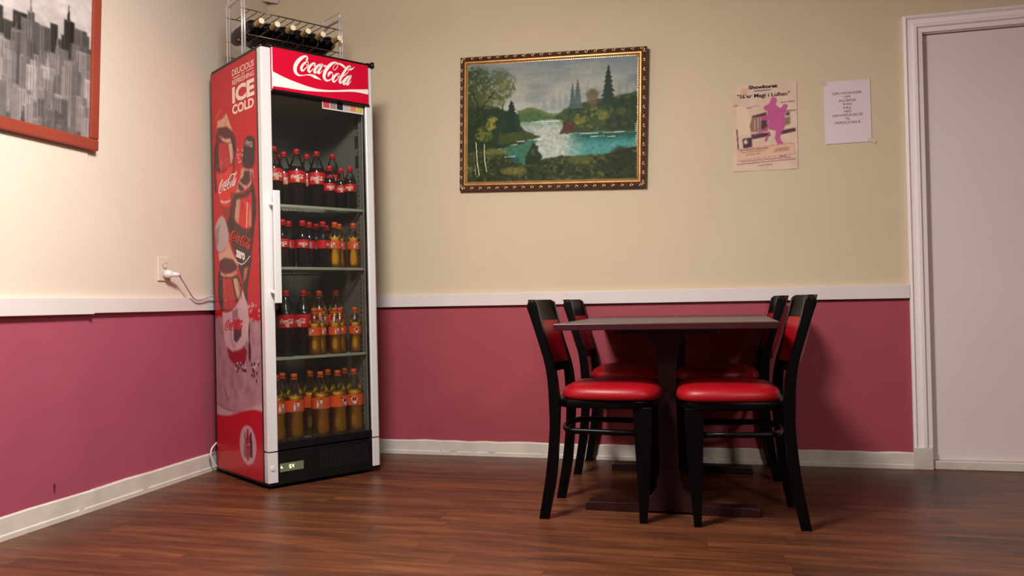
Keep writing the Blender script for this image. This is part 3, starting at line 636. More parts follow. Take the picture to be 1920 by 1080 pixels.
b = bmesh.new(); box(b, (.026, -.048, .815), (.058, -.034, 1.328), .003)
for z in (.866, 1.267): tube(b, [(.030, 0, z), (.030, -.036, z)], .008)
hd = obj('door_handle', b, [M['alu']], door, 'long flat silver pull handle'); hd.data.materials[0] = M['alu']
sg = obj('header_sign', BOX((.047, -.010, 1.799), (.560, .004, 1.995), .003), M['red'], fr, 'red header sign with white script')
ffn = lambda x, y: (x, -.0106, y)
b = bmesh.new(); ribbon(b, LOGO, lambda x, y: ffn(.1622+.3202*x/1000, 1.8795+.0997*y/312), 7); obj('script_logo', b, M['white'], sg)
top = crom([(0.048, 1.881), (0.111, 1.861), (0.19, 1.844), (0.272, 1.834), (0.356, 1.84), (0.452, 1.858), (0.557, 1.875)], 6); bot = crom([(0.048, 1.812), (0.11, 1.814), (0.205, 1.815), (0.305, 1.824), (0.39, 1.837), (0.478, 1.850), (0.557, 1.849)], 6)
b = bmesh.new(); tv = [b.verts.new(ffn(*p)) for p in top]; bv = [b.verts.new(ffn(*p)) for p in bot]
for i in range(len(tv)-1): b.faces.new((tv[i], bv[i], bv[i+1], tv[i+1]))
obj('white_wave', b, M['white'], sg)
# product sticker behind the glass top
b = bmesh.new(); box(b, (.314, .0145, 1.750), (.541, .0155, 1.789)); stk = obj('product_sticker', b, mat('white_sticker', (214, 206, 200), .5), fr)
b = bmesh.new(); cols = [(196, 60, 62), (150, 120, 116), (24, 20, 26), (176, 170, 166), (206, 130, 96), (186, 178, 70)]
for i, cc in enumerate(cols):
    x0 = .318+i*.0372; f = b.faces.new([b.verts.new(q) for q in ((x0, .0142, 1.756), (x0+.034, .0142, 1.756), (x0+.034, .0142, 1.789), (x0, .0142, 1.789))]); f.material_index = i
obj('sticker_squares', b, [mat('sticker_colour', cc, .5) for cc in cols], stk)
# base: grille, silver corner caps, lock, display
b = bmesh.new(); box(b, (.047, .006, 0), (.547, .046, .136), .002)
gr = obj('base_panel', b, M['black'], fr)
b = bmesh.new()
for i in range(9):
    for j in range(12): box(b, (.262+j*.022, .0052, .028+i*.0105), (.279+j*.022, .0065, .0325+i*.0105))
o = obj('vent_slot', b, M['gap'], gr); o['kind'] = 'stuff'
b = bmesh.new(); post(b, 0, .047, .0, .136); lc = obj('corner_cap', b, M['alu'], fr)
b = bmesh.new(); post(b, .547, .593, .0, .136); obj('corner_cap', b, M['alu'], fr)
b = bmesh.new(); tube(b, [(.021, -.0035, .066), (.021, .002, .066)], .011, 20); tube(b, [(.021, -.0045, .066), (.021, -.003, .066)], .005, 12); obj('lock', b, M['alu'], lc)
b = bmesh.new(); box(b, (.056, .003, .0425), (.174, .007, .081), .001); ds = obj('display', b, M['lcd'], fr)
b = bmesh.new(); dfn = lambda x, y: (x, .0024, y)
SEG = {'5': 'afgcd', '4': 'fgbc', ':': ''}
def seg7(b, x, y, w_, h, on):
    t = w_*.28
    R = {'a': (0, h-t, w_, h), 'g': (0, h/2-t/2, w_, h/2+t/2), 'd': (0, 0, w_, t), 'f': (0, h/2, t, h), 'b': (w_-t, h/2, w_, h), 'e': (0, 0, t, h/2), 'c': (w_-t, 0, w_, h/2)}
    for k in on:
        x0, y0, x1, y1 = R[k]; b.faces.new([b.verts.new(dfn(x+q, y+r)) for q, r in ((x0, y0), (x1, y0), (x1, y1), (x0, y1))])
seg7(b, .1015, .056, .0085, .016, 'afgcd'); obj('lit_digit', b, M['seg'], ds); b = bmesh.new(); seg7(b, .1155, .056, .0085, .016, 'fgbc'); obj('lit_digit', b, M['seg'], ds); b = bmesh.new()
b.faces.new([b.verts.new(dfn(x, y)) for x, y in ((.1120, .056), (.1138, .056), (.1138, .0578), (.1120, .0578))])
for x, y, s in ((.060, .060, .005), (.0605, .0665, .0042), (.0655, .0605, .0035)): b.faces.new([b.verts.new(dfn(x+q*s, y+r*s)) for q, r in ((0, 0), (1, 0), (1, 1), (0, 1))])
o = obj('lit_icon', b, M['seg'], ds); o['kind'] = 'stuff'
b = bmesh.new(); box(b, (.553, -.006, 1.988), (.600, .05, 2.010), .004); tube(b, [(.590, .0, 1.99), (.590, .0, 2.016)], .010, 12); obj('hinge_cap', b, M['black'], fr)
# shelves and slotted supports
for z in (1.28, .985, .561):
    sh = obj('shelf', BOX((.036, .062, z-.012), (.557, .070, z+.001), .001), M['shelf'], fr, 'grey shelf with front strip')
    b = bmesh.new(); 
    for i in range(27): tube(b, [(.045+i*.0193, .070, z-.004), (.045+i*.0193, .545, z-.004)], .0022, 5)
    for y in (.2, .36, .54): tube(b, [(.04, y, z-.008), (.553, y, z-.008)], .003, 5)
    obj('shelf_wire', b, M['shelf'], sh)
for x in (.0345, .5545):
    for y in (.085, .50):
        b = bmesh.new(); box(b, (x, y, .19), (x+.004, y+.022, 1.75)); ss = obj('shelf_support', b, M['inner'], fr)
        b = bmesh.new()
        for i in range(62): box(b, (x-.0004, y+.007, .21+i*.0247), (x+.0044, y+.014, .222+i*.0247))
        o = obj('slot', b, M['gap'], ss); o['kind'] = 'stuff'
M['brk'] = mat('dark_bracket', (52, 44, 44), .6)
for x0, z0 in [(.5535, 1.60), (.5535, 1.50), (.5535, 1.70)]: obj('support_bracket', BOX((x0-.002, .09, z0), (x0+.002, .12, z0+.06)), M['brk'], fr)

# ---------------------------------------------------------------- bottles in the cooler
ROT0 = math.atan2(-3.52, -1.63)     # the side of a bottle that faces the room
def wrap(R, z0, k=1., a0=ROT0, n=1):
    return lambda x, y: (R*math.cos(a0+x/R), R*math.sin(a0+x/R), z0+y)
def bottle(kind, big, variant):
    """kind cola/orange; returns a prototype thing at the origin"""
    if big: H, R = .315, .0455
    else: H, R = .226, .0312
    t = empty('soda_bottle'); s = H/.315; q = R
    if kind == 'cola':
        prof = [(.70*q, 0), (.92*q, .006*s), (q, .022*s), (q, .075*s), (.985*q, .10*s), (.985*q, .175*s), (q, .19*s), (.97*q, .205*s), (.85*q, .225*s), (.62*q, .25*s), (.40*q, .275*s), (.30*q, .288*s), (.29*q, .297*s)]
        fill = .222*s; l0, l1 = .135*s, .198*s
    else:
        prof = [(.70*q, 0), (.93*q, .006*s), (q, .025*s), (.99*q, .05*s), (.91*q, .09*s), (.91*q, .105*s), (.95*q, .125*s), (.985*q, .14*s), (.985*q, .188*s), (.97*q, .20*s), (.86*q, .222*s), (.62*q, .25*s), (.40*q, .275*s), (.30*q, .288*s), (.29*q, .297*s)]
        fill = .210*s; l0, l1 = .138*s, .192*s
    if not big: l0, l1 = .130*s+.0, .185*s
    b = bmesh.new(); lathe(b, prof, 24, cap=False); obj('bottle_body', b, M['pet'], t)
    b = bmesh.new(); dp = [(r*.965, z) for r, z in prof if z < fill]; rf = np.interp(fill, [z for r, z in prof], [r for r, z in prof])*.965
    lathe(b, dp+[(rf, fill)], 24); obj('drink', b, M['cola'] if kind == 'cola' else M['oj'], t)
    cr = .0145 if not big else .0150
    b = bmesh.new(); lathe(b, [(cr, H-.020), (cr, H-.003), (cr*.9, H)], 24); lathe(b, [(cr*1.12, H-.026), (cr*1.12, H-.022)], 20)
    obj('cap', b, M['capr'] if kind == 'cola' else M['capo'], t)
    b = bmesh.new(); lathe(b, [(R*1.004, l0), (R*1.006, (l0+l1)/2), (R*1.004, l1)], 32, cap=False)
    lb = obj('label', b, M['labr'] if kind == 'cola' else M['labo'], t)
    RR = R*1.012; lh = l1-l0
    if kind == 'cola':
        W = 1.55*R if big else 1.45*R
        b = bmesh.new(); f = wrap(RR, l0)
        ribbon(b, LOGO, lambda x, y: f(-W/2+W*x/1000, lh*.30+y/1000*W*1.05), 3)
        obj('script_logo', b, M['white'], lb)
        b = bmesh.new()
        for (x, y, r, k) in ((.0, .20, .16, 12), (.10*R/lh, .12, .10, 8)):
            b.faces.new([b.verts.new(f(x*R+r*lh*math.cos(a), lh*y+r*lh*.8*math.sin(a))) for a in np.linspace(0, 2*math.pi, k+1)[:-1]])
        obj('badge_print', b, M['goldp'], lb)
        b = bmesh.new(); f2 = wrap(RR, l0, a0=ROT0+2.0); g = lambda x0, y0, x1, y1: b.faces.new([b.verts.new(f2(*p)) for p in ((x0, y0), ((x0+x1)/2, y0), (x1, y0), (x1, y1), ((x0+x1)/2, y1), (x0, y1))])
        g(-.22*R, lh*.12, .22*R, lh*.75); obj('info_print', b, M['grey'], lb)
    else:
        b = bmesh.new(); f = wrap(RR, l0)
        def g(x0, y0, x1, y1, mi=0):
            fc = b.faces.new([b.verts.new(f(*p)) for p in ((x0*R, y0*lh), ((x0+x1)/2*R, y0*lh), (x1*R, y0*lh), (x1*R, y1*lh), ((x0+x1)/2*R, y1*lh), (x0*R, y1*lh))]); fc.material_index = mi
        def e(cx, cy, rx, ry, mi=0, k=12):
            fc = b.faces.new([b.verts.new(f(cx*R+rx*R*math.cos(a), (cy+ry*math.sin(a))*lh)) for a in np.linspace(0, 2*math.pi, k+1)[:-1]]); fc.material_index = mi
        g(.10, .10, .42, .42, 1); g(.14, .46, .38, .80, 0); g(.16, .84, .36, .93, 2)          # recycling and barcode block
        e(-.12, .36, .13, .26, 0); g(-.17, .55, -.07, .78, 0)                                 # little bottle outline
        off = 2.3
        e(off, .58, .36, .30, 0); g(off-.18, .14, off+.22, .40, 0)                            # a plain skull on the other face
        RR2 = RR*1.004; fo = f
        f = wrap(RR2, l0)
        e(off-.13, .55, .10, .12, 2); e(off+.16, .58, .10, .12, 2); g(off-.20, .04, off-.16, .28, 2); g(off+.24, .04, off+.30, .28, 2); g(off-.6, .78, off-.36, .86, 2); e(off-.5, .22, .12, .14, 1)
        obj('label_print', b, [M['white'], M['grey'], M['blackp']], lb)
    return t
protos = {}
def place(kind, big, u, v, z, turn, label, group):
    key = (kind, big)
    if key not in protos:
        protos[key] = bottle(kind, big, 0); t = protos[key]
    else: t = dup(protos[key])
    t.matrix_world = FM @ Matrix.Translation((u, v, z)) @ Matrix.Rotation(turn, 4, 'Z') @ Matrix.Scale(.95 if z == Z1 else 1, 4)
    tag(t, label, 'bottle', group); return t
Z1, Z2, Z3, Z4 = 1.2815, .9865, .5625, .1635
BT = [
 ('cola', 1, .155, .215, Z1, .3, 'large cola bottle, top cooler shelf front row, half behind the left door post'),
 ('cola', 1, .278, .22, Z1, .05, 'large cola bottle, top cooler shelf front row, first whole label from the left'),
 ('cola', 1, .388, .22, Z1, -.05, 'large cola bottle, top cooler shelf front row, beside the small bottles'),
 ('cola', 1, .491, .245, Z1, .1, 'large cola bottle behind the three small bottles on the top cooler shelf'),
 ('cola', 1, .258, .318, Z1, .25, 'large cola bottle, top cooler shelf second row, left of two caps'),
 ('cola', 1, .385, .318, Z1, .1, 'large cola bottle, top cooler shelf second row, cap between two front caps'),
 ('cola', 1, .27, .415, Z1, 0, 'large cola bottle at the very back of the top cooler shelf, leftmost cap'),
 ('cola', 0, .410, .13, Z1, .1, 'small cola bottle on top cooler shelf, leftmost of the three small ones'),
 ('cola', 0, .493, .165, Z1, .0, 'small cola bottle on top cooler shelf, middle one standing slightly behind'),
 ('cola', 0, .507, .098, Z1, -.25, 'small cola bottle on top cooler shelf, rightmost and nearest the glass'),
 ('cola', 0, .137, .10, Z2, .05, 'small cola bottle in front row of second cooler shelf, leftmost'),
 ('cola', 0, .240, .10, Z2, .1, 'small cola bottle in front row of second cooler shelf, second from the left'),
 ('cola', 0, .350, .10, Z2, 1.2, 'small cola bottle in front row of second cooler shelf, beside the orange drinks'),
 ('cola', 0, .196, .155, Z2, -1.9, 'small cola bottle, second cooler shelf second row, left one with grey print'),
 ('cola', 0, .305, .155, Z2, -1.9, 'small cola bottle, second cooler shelf second row, right one with grey print'),
 ('cola', 0, .375, .215, Z2, 0, 'small cola bottle in third row of second cooler shelf, left of the last red caps'),
 ('cola', 0, .455, .255, Z2, 0, 'small cola bottle deep on second cooler shelf behind the orange drinks'),
 ('orange', 0, .415, .10, Z2, -.5, 'small orange drink on second cooler shelf, next to the cola bottles'),
 ('orange', 0, .474, .16, Z2, .1, 'small orange drink on second cooler shelf, middle one set back'),
 ('orange', 0, .520, .10, Z2, .2, 'small orange drink on second cooler shelf, rightmost by the cabinet wall'),
 ('cola', 1, .186, .18, Z3, .1, 'large cola bottle on third cooler shelf, left one with full logo'),
 ('cola', 1, .281, .183, Z3, -.55, 'large cola bottle on third cooler shelf, right one partly behind an orange drink'),
 ('cola', 1, .178, .285, Z3, .1, 'large cola bottle in the second row of third cooler shelf'),
 ('orange', 1, .405, .255, Z3, .3, 'large orange drink behind the small ones on third cooler shelf, left'),
 ('orange', 1, .500, .255, Z3, -.2, 'large orange drink behind the small ones on third cooler shelf, right'),
 ('orange', 1, .395, .352, Z3, -.2, 'large orange drink at the back of the third cooler shelf'),
 ('orange', 0, .294, .10, Z3, -.6, 'small orange drink in front row of third cooler shelf, leftmost'),
 ('orange', 0, .405, .10, Z3, .15, 'small orange drink in front row of third cooler shelf, middle'),
 ('orange', 0, .519, .10, Z3, -2.1, 'small orange drink, third cooler shelf front row, rightmost with skull print'),
 ('orange', 0, .352, .150, Z3, .5, 'small orange drink in second row of third cooler shelf, left'),
 ('orange', 0, .463, .150, Z3, .0, 'small orange drink in second row of third cooler shelf, right'),
 ('orange', 1, .090, .105, Z4, .5, 'large orange drink, cooler bottom front row, leftmost behind the door post'),
 ('orange', 1, .184, .105, Z4, .1, 'large orange drink in front row on cooler bottom, second from the left'),
 ('orange', 1, .322, .105, Z4, -.25, 'large orange drink in front row on cooler bottom, third from the left'),
 ('orange', 1, .417, .105, Z4, -1.5, 'large orange drink in front row on cooler bottom, fourth from the left'),
 ('orange', 1, .509, .105, Z4, -2.35, 'large orange drink, cooler bottom front row, rightmost with a white skull'),
 ('orange', 1, .170, .20, Z4, .1, 'large orange drink in second row on cooler bottom, leftmost'),
 ('orange', 1, .318, .20, Z4, .3, 'large orange drink in second row on cooler bottom, second from the left'),
 ('orange', 1, .415, .20, Z4, .1, 'large orange drink in second row on cooler bottom, third from the left'),
 ('orange', 1, .510, .20, Z4, .1, 'large orange drink in second row on cooler bottom, rightmost')]
gz = {Z1: 'bottles on the top cooler shelf', Z2: 'bottles on the second cooler shelf', Z3: 'bottles on the third cooler shelf', Z4: 'bottles on the cooler bottom'}
for k, g, u, v, z, tr, lab in BT: place(k, g, u, v, z, tr, lab, gz[z])

# ---------------------------------------------------------------- wine rack on the cooler
rk = empty('wine_rack', label='tall chrome wire wine rack standing on top of the red drinks cooler', cat='rack'); rk.matrix_world = FM
V0, V1, U0, U1, ZT = .225, .40, .018, .545, 2.0025
def endframe(u):
    b = bmesh.new()
    for o in (-.0065, .0065):
        pts = [(u+o, V0, ZT), (u+o, V0, 2.278), (u+o, V0+.012, 2.29), (u+o, V1-.012, 2.29), (u+o, V1, 2.278), (u+o, V1, ZT)]
        tube(b, pts, .0048, 8)
    return b
def endframe_tall(u):
    b = bmesh.new()
    for o in (-.0065, .0065):
        pts = [(u+o, V0, ZT), (u+o, V0, 2.278), (u+o, V0+.012, 2.29), (u+o, V1-.012, 2.29), (u+o, V1, 2.278), (u+o, V1, ZT)]
        tube(b, pts, .0048, 8)
    return b
for u in (U0, U1):
    ef = obj('end_frame', endframe(u), M['wire'], rk)
    b = bmesh.new(); tube(b, [(u, V0+.01, 2.29), (u, V0+.004, 2.318), (u, V0+.012, 2.326), (u, V1-.012, 2.326), (u, V1-.004, 2.318), (u, V1-.01, 2.29)], .0035, 8); obj('handle_loop', b, M['wire'], ef)
for z, nm in ((2.232, 'upper'), (2.112, 'lower'), (2.036, 'base')):
    for v in ((V0, V1) if nm != 'base' else (V1,)):
        b = bmesh.new(); tube(b, [(U0-.012, v, z), (U1+.012, v, z)], .003, 8); obj('rail_wire', b, M['darkwire'], rk)
    if nm == 'base': continue
    for i in range(13):
        u = U0+.012+(U1-U0-.024)*(i+.5)/13
        b = bmesh.new(); sag = .005 if nm == 'upper' else .004
        tube(b, [(u, V0-.002, z+.002), (u, V0+.012, z-sag), (u, V1-.012, z-sag), (u, V1+.002, z+.002)], .0020, 6); obj('cross_wire', b, M['darkwire'], rk)
ZW = 2.112
wb = empty('wine_bottle'); b = bmesh.new()
lathe(b, [(.030, 0), (.0365, .005), (.0375, .015), (.0378, .190), (.0365, .204), (.030, .218), (.020, .228), (.0155, .236), (.0142, .25)], 24); obj('glass_body', b, M['wine'], wb)
b = bmesh.new(); lathe(b, [(.0150, .232), (.0146, .245), (.0143, .296), (.0152, .298), (.0152, .3045)], 20, cap=False); lathe(b, [(.0152, .3045), (.013, .3062)], 20, mi=1); obj('capsule', b, [M['foil'], M['foilt']], wb, 'gold foil capsule')
b = bmesh.new(); lathe(b, [(.0380, .06), (.0380, .15)], 24, cap=False); lb = obj('label', b, M['winelab'], wb)
b = bmesh.new()
for a0 in (.6, .95, 3.9, 4.25):
    fw = lambda x, y: (.0384*math.cos(a0+x/.0384), .0384*math.sin(a0+x/.0384), y)
    b.faces.new([b.verts.new(fw(x, y)) for x, y in ((-.005, .075), (.005, .075), (.005, .098), (-.005, .098))])
obj('label_print', b, mat('pale_label_print', (190, 160, 156), .5), lb)
order = ['leftmost, its dark label showing', 'second from the left', 'third from the left', 'third from the right', 'second from the right', 'rightmost, neck past the rack post']
for i in range(6):
    t = wb if i == 0 else dup(wb)
    u = .080+i*.0815
    yaw = 0 if i < 5 else .04
    # axis runs from the base at the back to the neck at the front, neck slightly raised
    ax = Vector((math.sin(yaw), -1, .035)).normalized(); side = ax.orthogonal().normalized(); sd = Vector((1, 0, 0)); sd = (sd-ax*sd.dot(ax)).normalized(); up = ax.cross(sd)
    m = Matrix(((sd.x, up.x, ax.x, u), (sd.y, up.y, ax.y, .462), (sd.z, up.z, ax.z, ZW+.0435), (0, 0, 0, 1)))
    t.matrix_world = FM @ m @ Matrix.Rotation(i*1.3+.2, 4, 'Z')
    tag(t, 'dark gold-necked wine bottle lying in the rack, '+order[i], 'bottle', 'wine bottles in the rack')

# ---------------------------------------------------------------- socket, plug, cords, sensor
so = empty('wall_socket', (0, -.957, 1.015), 0, 'cream painted double wall socket above the white dado rail', 'socket')
obj('plate', BOX((0, -.042, -.055), (.008, .042, .055), .003), M['plate'], so)
b = bmesh.new()
for z in (.024, -.024): tube(b, [(.0122, 0, z), (.0128, 0, z)], .018, 20)
obj('outlet_face', b, M['plate'], so)
b = bmesh.new()
for y, z in ((-.012, .022), (.004, .030), (.010, .024)): box(b, (.0128, y, z), (.0135, y+.0035, z+.0035))
obj('pin_hole', b, M['gap'], so)
pl = empty('power_plug', (0.013, -.955, .992), 0, 'round white power plug with cord in the wall socket', 'plug')
b = bmesh.new()
rr = [(.005, .0165), (.012, .019), (.024, .019), (.036, .015), (.040, .008)]
rings = [(x, r) for x, r in rr]
prev = None; vsr = []
for x, r in rings: vsr.append([b.verts.new((x-.005, r*math.cos(t), r*math.sin(t))) for t in np.linspace(0, 2*math.pi, 21)[:-1]])
for p, q in zip(vsr, vsr[1:]):
    for k in range(20): f = b.faces.new((p[k], p[(k+1) % 20], q[(k+1) % 20], q[k])); f.smooth = True
b.faces.new(vsr[0]); b.faces.new(vsr[-1][::-1]); obj('plug_body', b, M['plug'], pl)
b = bmesh.new(); tube(b, [(.030, .006, -.001), (.040, .030, -.003), (.044, .046, -.006)], [.010, .011, .006], 12); obj('cord_grip', b, M['plug'], pl)
cpts = [(.056, -.91, .988), (.052, -.90, .978), (.047, -.866, .950), (.042, -.826, .915), (.038, -.79, .884), (.037, -.757, .869), (.040, -.72, .870), (.044, -.67, .884), (.048, -.64, .888), (.052, -.60, .888)]
cpts = [(x-.013, y+.955, z-.992) for x, y, z in cpts]
b = bmesh.new(); tube(b, [tuple(p) for p in crom(cpts, 6)], .0034, 8); obj('power_cord', b, M['cord'], pl)
b = bmesh.new(); tube(b, [tuple(p) for p in crom([(.055, -.585, .16), (.045, -.622, .142), (.04, -.652, .120), (.04, -.661, .090), (.042, -.648, .055), (.05, -.622, .024), (.062, -.58, .008)], 6)], .004, 8)
tag(obj('loose_cord', b, M['plug']), 'white cord loop hanging beside the cooler foot at the skirting', 'cord')
b = bmesh.new(); box(b, (-.045, -.03, -.0), (.045, .03, .11))
for v_ in b.verts:
    if v_.co.y < 0 and v_.co.z < .01: v_.co.z = .05; v_.co.y = -.034
bmesh.ops.bevel(b, geom=list(b.edges), offset=.005, segments=2, affect='EDGES', profile=.5)
o = obj('corner_sensor', b, M['trim']); o.location = (.062, -.062, 2.596); o.rotation_euler = (0, 0, math.radians(45)); tag(o, 'small white box high in the corner above the wine rack', 'sensor')

# ---------------------------------------------------------------- lake painting
def warp(cv, ax, ay, seed):
    cv.X0, cv.Y0 = cv.X, cv.Y
    cv.X = cv.X+(cv.noise(26, 20, seed, 4)-.5)*ax; cv.Y = cv.Y+(cv.noise(26, 20, seed+1, 4)-.5)*ay
def lake():
    cv = Canvas(380, 258, 108, 1252, 150, 925, (150, 156, 152))
    warp(cv, 34, 20, 71)
    n1 = cv.noise(3, 9, 1, 4); n2 = cv.noise(46, 40, 2, 4); n3 = cv.noise(60, 50, 5, 3)
    yy = cv.Y
    cv.put(np.clip(1-abs(yy-360)/190, 0, 1), (186, 182, 166), .8)
    cv.put(np.clip((n1-.48)*4, 0, 1)*(yy < 480), (192, 188, 174), .6); cv.put(np.clip((.47-n1)*4, 0, 1)*(yy < 420), (118, 134, 142), .7)
    cv.put(np.clip((cv.X-900)/350, 0, 1)*np.clip((330-yy)/160, 0, 1), (118, 138, 148), .6); cv.put(np.clip((420-cv.X)/300, 0, 1)*np.clip((330-yy)/160, 0, 1), (120, 136, 140), .5)
    for i, (x, y, w_) in enumerate([(700, 360, 26), (745, 345, 22), (790, 360, 26), (930, 300, 20), (985, 290, 26), (1030, 300, 24), (1140, 290, 26), (1190, 310, 26), (1235, 300, 24), (640, 390, 30)]):
        cv.poly([(x, y), (x-w_, 470), (x+w_, 470)], (128, 140, 146), 6, .55)
    T = lambda lo, hi=1: np.clip(lo+(n2-.5)*2.4+.3, 0, hi)
    cv.poly([(450, 470), (560, 446), (700, 500), (760, 480), (830, 440), (1252, 380), (1252, 560), (450, 560)], (98, 112, 70), 3)
    cv.poly([(450, 500), (560, 470), (660, 510), (740, 530), (480, 560)], (72, 100, 62), 4, .8)
    cv.poly([(735, 500), (830, 452), (900, 430), (1000, 420), (1120, 410), (1252, 380), (1240, 640), (1000, 625), (735, 630), (770, 570), (700, 525)], (64, 78, 48), 2)
    mk = cv.mask([(735, 500), (830, 452), (1252, 390), (1240, 600), (800, 600), (740, 540)])
    cv.put(mk*np.clip((n2-.55)*5, 0, 1), (132, 126, 58), .7); cv.put(mk*np.clip((.42-n2)*5, 0, 1), (36, 52, 36), .8)
    cv.poly([(1100, 430), (1252, 400), (1240, 620), (1050, 610)], (38, 56, 40), 8, .6)
    cv.ell(960, 400, 40, 55, (112, 96, 66), 5, .8); cv.ell(800, 590, 40, 40, (96, 52, 42), 4, .8); cv.ell(1030, 520, 40, 30, (120, 116, 58), 5, .7); cv.ell(880, 550, 36, 22, (140, 128, 60), 4, .7); cv.ell(1150, 500, 30, 26, (92, 98, 58), 5, .6)
    XW, YW = cv.X, cv.Y
    def pine(x, y0, y1, wd, col, k=1., seed=0):
        rs = random.Random(seed+x); L = [(x, y0)]; Rr = []; n = 9
        for i in range(1, n+1):
            f = i/n; y = y0+(y1-y0)*f; w_ = wd*f**.8
            L += [(x-w_*rs.uniform(.75, 1.1), y), (x-w_*.55, y+2)]; Rr += [(x+w_*rs.uniform(.75, 1.1), y), (x+w_*.55, y+2)]
        cv.poly(L+Rr[::-1], col, 1, k)
    cv.X, cv.Y = cv.X0, cv.Y0
    pine(862, 275, 465, 40, (84, 104, 104), .9); pine(828, 300, 465, 30, (74, 98, 98), .9); pine(1063, 195, 455, 58, (44, 66, 50), 1.)
    cv.X, cv.Y = XW, YW
    # water
    W = [(480, 545), (740, 535), (765, 565), (735, 630), (1000, 626), (1245, 632), (1245, 710), (1180, 745), (1050, 775), (620, 785), (500, 740), (600, 645), (590, 605), (480, 565)]
    cv.poly(W, (168, 174, 160), 2); mw = cv.blur(cv.mask(W), 2)
    cv.put(mw*np.clip((cv.X-760)/160, 0, 1), (70, 136, 132), .9); cv.put(mw*np.clip((cv.X-800)/120, 0, 1)*np.clip((700-yy)/60, 0, 1), (40, 78, 66), .9); cv.put(mw*np.clip((600-yy)/70, 0, 1), (92, 128, 104), .75)
    cv.poly([(360, 690), (520, 665), (600, 660), (540, 720), (520, 830), (400, 820), (300, 760)], (58, 104, 82), 4, .9); cv.poly([(330, 770), (470, 770), (470, 800), (340, 800)], (44, 74, 88), 4, .7)
    # left bank and trees
    cv.poly([(100, 390), (330, 440), (470, 500), (490, 590), (610, 640), (560, 660), (450, 690), (100, 740)], (48, 62, 40), 3)
    cv.poly([(330, 610), (480, 600), (620, 640), (450, 680), (330, 680)], (74, 84, 44), 4, .8)
    fol = np.clip((n3-.36)*5, 0, 1)
    for x, y, rx, ry, c, k_ in [(170, 300, 90, 130, (84, 98, 70), .75), (320, 310, 100, 70, (100, 112, 84), .65), (330, 230, 60, 50, (108, 120, 100), .6), (240, 400, 130, 50, (84, 94, 54), .7)]: cv.ell(x, y, rx, ry, c, 10, k_, .55+.45*fol)
    for x, y, rx, ry, c in [(180, 270, 100, 110, (86, 98, 60)), (330, 320, 110, 70, (96, 104, 58)), (150, 430, 80, 110, (58, 72, 44)), (140, 300, 70, 130, (70, 84, 54)), (230, 300, 90, 80, (80, 92, 58)), (330, 230, 60, 50, (100, 112, 78)), (240, 380, 100, 60, (92, 98, 50)), (400, 260, 50, 40, (110, 120, 88))]: cv.ell(x, y, rx, ry, c, 5, .9, fol)
    for x, y, rx, ry in [(310, 310, 70, 30), (390, 290, 45, 24), (250, 400, 50, 24)]: cv.ell(x, y, rx, ry, (150, 148, 84), 4, .6, np.clip((n3-.56)*7, 0, 1))
    for p in ([(190, 640), (180, 430), (150, 340)], [(180, 480), (260, 370), (300, 330)]): cv.line(p, 9, (40, 38, 30), 1, .8)
    pine(415, 395, 605, 62, (36, 54, 40), 1.); pine(355, 410, 600, 44, (44, 60, 44), .9)
    cv.ell(275, 540, 40, 50, (140, 136, 62), 4, .8, np.clip(fol+.2, 0, 1)); cv.ell(225, 610, 60, 50, (112, 114, 56), 4, .8, np.clip(fol+.2, 0, 1))
    # foreground
    F = [(100, 740), (250, 700), (340, 720), (420, 790), (500, 820), (640, 785), (760, 770), (900, 775), (1050, 765), (1150, 740), (1260, 715), (1260, 960), (100, 960)]
    cv.poly(F, (58, 66, 40), 3); mf = cv.blur(cv.mask(F), 2)
    cv.put(mf*np.clip((n2-.55)*5, 0, 1), (108, 106, 56), .75); cv.put(mf*np.clip((.42-n2)*5, 0, 1), (34, 46, 34), .8)
    cv.ell(430, 860, 100, 24, (122, 112, 64), 5, .7); cv.ell(310, 730, 80, 18, (120, 120, 70), 5, .7); cv.ell(880, 800, 90, 26, (104, 106, 54), 6, .6); cv.ell(1150, 800, 90, 80, (48, 50, 34), 8, .7)
    cv.poly([(505, 800), (540, 720), (570, 680), (600, 710), (622, 770), (600, 815), (520, 820)], (42, 58, 40), 3); cv.ell(570, 740, 22, 22, (88, 92, 50), 3, .6)
    cv.X, cv.Y = cv.X0, cv.Y0
    for p in ([(168, 665), (178, 800), (192, 880)], [(226, 680), (230, 780), (244, 860)]):
        cv.line([(x-6, y) for x, y in p], 12, (38, 44, 36), 1, .8); cv.line(p, 6, (196, 196, 160), 0, .95)
    cv.line([(165, 820), (166, 875)], 5, (190, 186, 150), 0, .8)
    for x0, x1, y in [(575, 735, 545), (620, 660, 557), (530, 620, 660), (455, 510, 668), (412, 455, 690), (370, 440, 766), (950, 1040, 652), (880, 1000, 632), (1030, 1170, 630), (1060, 1110, 657)]:
        cv.line([(x0, y), (x1, y-2)], 5, (212, 214, 204), 1, .9)
    cv.X, cv.Y = cv.X0, cv.Y0; n4 = cv.noise(120, 60, 8, 2)
    cv.a *= (1+.28*(n3[..., None]-.5)*np.clip((yy[..., None]-420)/120, .3, 1))*(1+.16*(n4[..., None]-.5)*np.clip((yy[..., None]-420)/120, .25, 1))
    cv.a = np.clip((cv.a-96)*1.16+92, 4, 235)*(1-.13*np.clip((500-yy[..., None])/120, 0, 1))
    return cv
PW_, PH_ = 1.008, .724
pt = empty('lake_painting', (1.686, -.030, 1.789), 0, 'oil painting of a forest lake in an ornate gilt frame above the table', 'painting')
pt.rotation_euler = (.022, .0318, 0)
cv = lake(); IW, IH = PW_/2-.046, PH_/2-.046
me = cv.mesh('canvas', lambda X, Y: np.stack([(X-108)/1144*2*IW-IW, np.full_like(X, -.012), IH-(Y-150)/775*2*IH], 1))
obj('canvas', me, P_oil, pt, 'painted lake with pines and birches')
